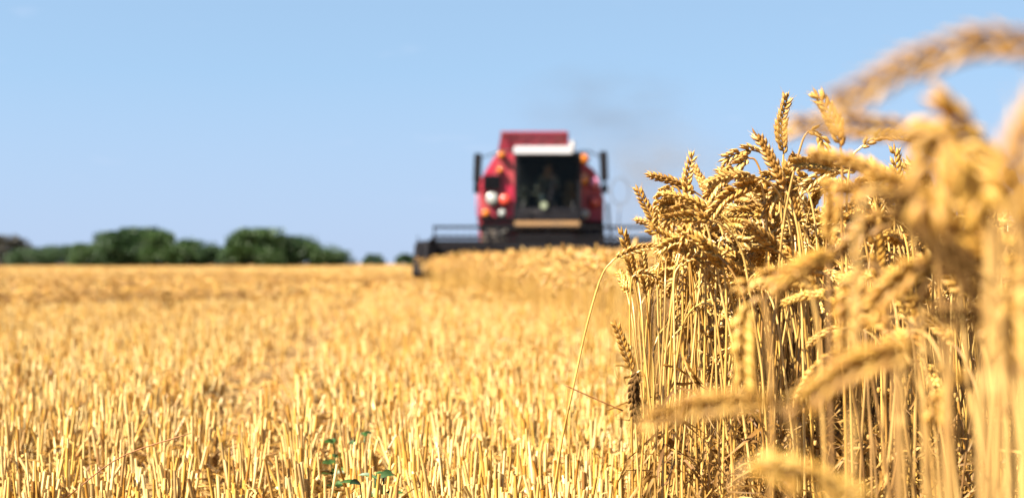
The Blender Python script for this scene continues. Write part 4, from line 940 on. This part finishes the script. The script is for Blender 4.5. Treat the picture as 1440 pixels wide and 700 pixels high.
for sg in (-1, 1):
    f_ = MB(); f_.tube([(sg * .035 - .012, -.209, 3.0), (sg * .035, -.217, 3.0), (sg * .035 + .012, -.209, 3.0)], [.003, .008, .003], 8); f_.build('eye', BLACK, pr)
    f_ = MB(); f_.spindle(Vector((sg * .093, -.12, 2.95)), Vector((sg * .15, .1, 1)), Vector((0, -1, 0)), .06, .02, .03, 6, 4); f_.build('ear', SKIN, pr)

# ------------------------------------------------------------------ exhaust smoke and dust behind the machine
def cloud(name, loc, sz, dens, col, label, seed, absorb=None):
    bm = bmesh.new(); bmesh.ops.create_icosphere(bm, subdivisions=3, radius=1); me = bpy.data.meshes.new(name); bm.to_mesh(me); bm.free()
    o = bpy.data.objects.new(name, me); C.objects.link(o); o.location = loc; o.scale = sz
    m = bpy.data.materials.new(name); m.use_nodes = True; t = m.node_tree; t.nodes.clear(); N = t.nodes; K = t.links
    out_ = N.new('ShaderNodeOutputMaterial'); pv = N.new('ShaderNodeVolumePrincipled'); K.new(pv.outputs[0], out_.inputs['Volume'])
    pv.inputs['Color'].default_value = (*col, 1)
    tc_ = N.new('ShaderNodeTexCoord'); ln = N.new('ShaderNodeVectorMath'); ln.operation = 'LENGTH'; K.new(tc_.outputs['Object'], ln.inputs[0])
    mr = N.new('ShaderNodeMapRange'); mr.inputs['From Min'].default_value = 1; mr.inputs['From Max'].default_value = .25; K.new(ln.outputs['Value'], mr.inputs[0])
    n1 = N.new('ShaderNodeTexNoise'); n1.inputs['Scale'].default_value = 2.0; n1.inputs['Detail'].default_value = 3; n1.noise_dimensions = '4D'; n1.inputs['W'].default_value = seed; K.new(tc_.outputs['Object'], n1.inputs['Vector'])
    r2 = N.new('ShaderNodeMapRange'); r2.inputs['From Min'].default_value = .40; r2.inputs['From Max'].default_value = .75; K.new(n1.outputs['Fac'], r2.inputs[0])
    mu = N.new('ShaderNodeMath'); mu.operation = 'MULTIPLY'; K.new(mr.outputs[0], mu.inputs[0]); K.new(r2.outputs[0], mu.inputs[1])
    m2 = N.new('ShaderNodeMath'); m2.operation = 'MULTIPLY'; K.new(mu.outputs[0], m2.inputs[0]); m2.inputs[1].default_value = dens; K.new(m2.outputs[0], pv.inputs['Density'])
    me.materials.append(m); tag(o, label, 'smoke' if 'smoke' in name else 'dust', kind='stuff'); return o
cloud('exhaust_smoke', P(850, 155, 46), (2.9, 1.4, 1.5), .42, (.11, .11, .12), 'faint grey exhaust smoke drifting right above the harvester', 3)
cloud('dust_cloud', P(905, 265, 50), (3.2, 4.0, 2.5), .32, (.20, .20, .21), 'pale dust hanging in the air behind the right side of the harvester', 9)
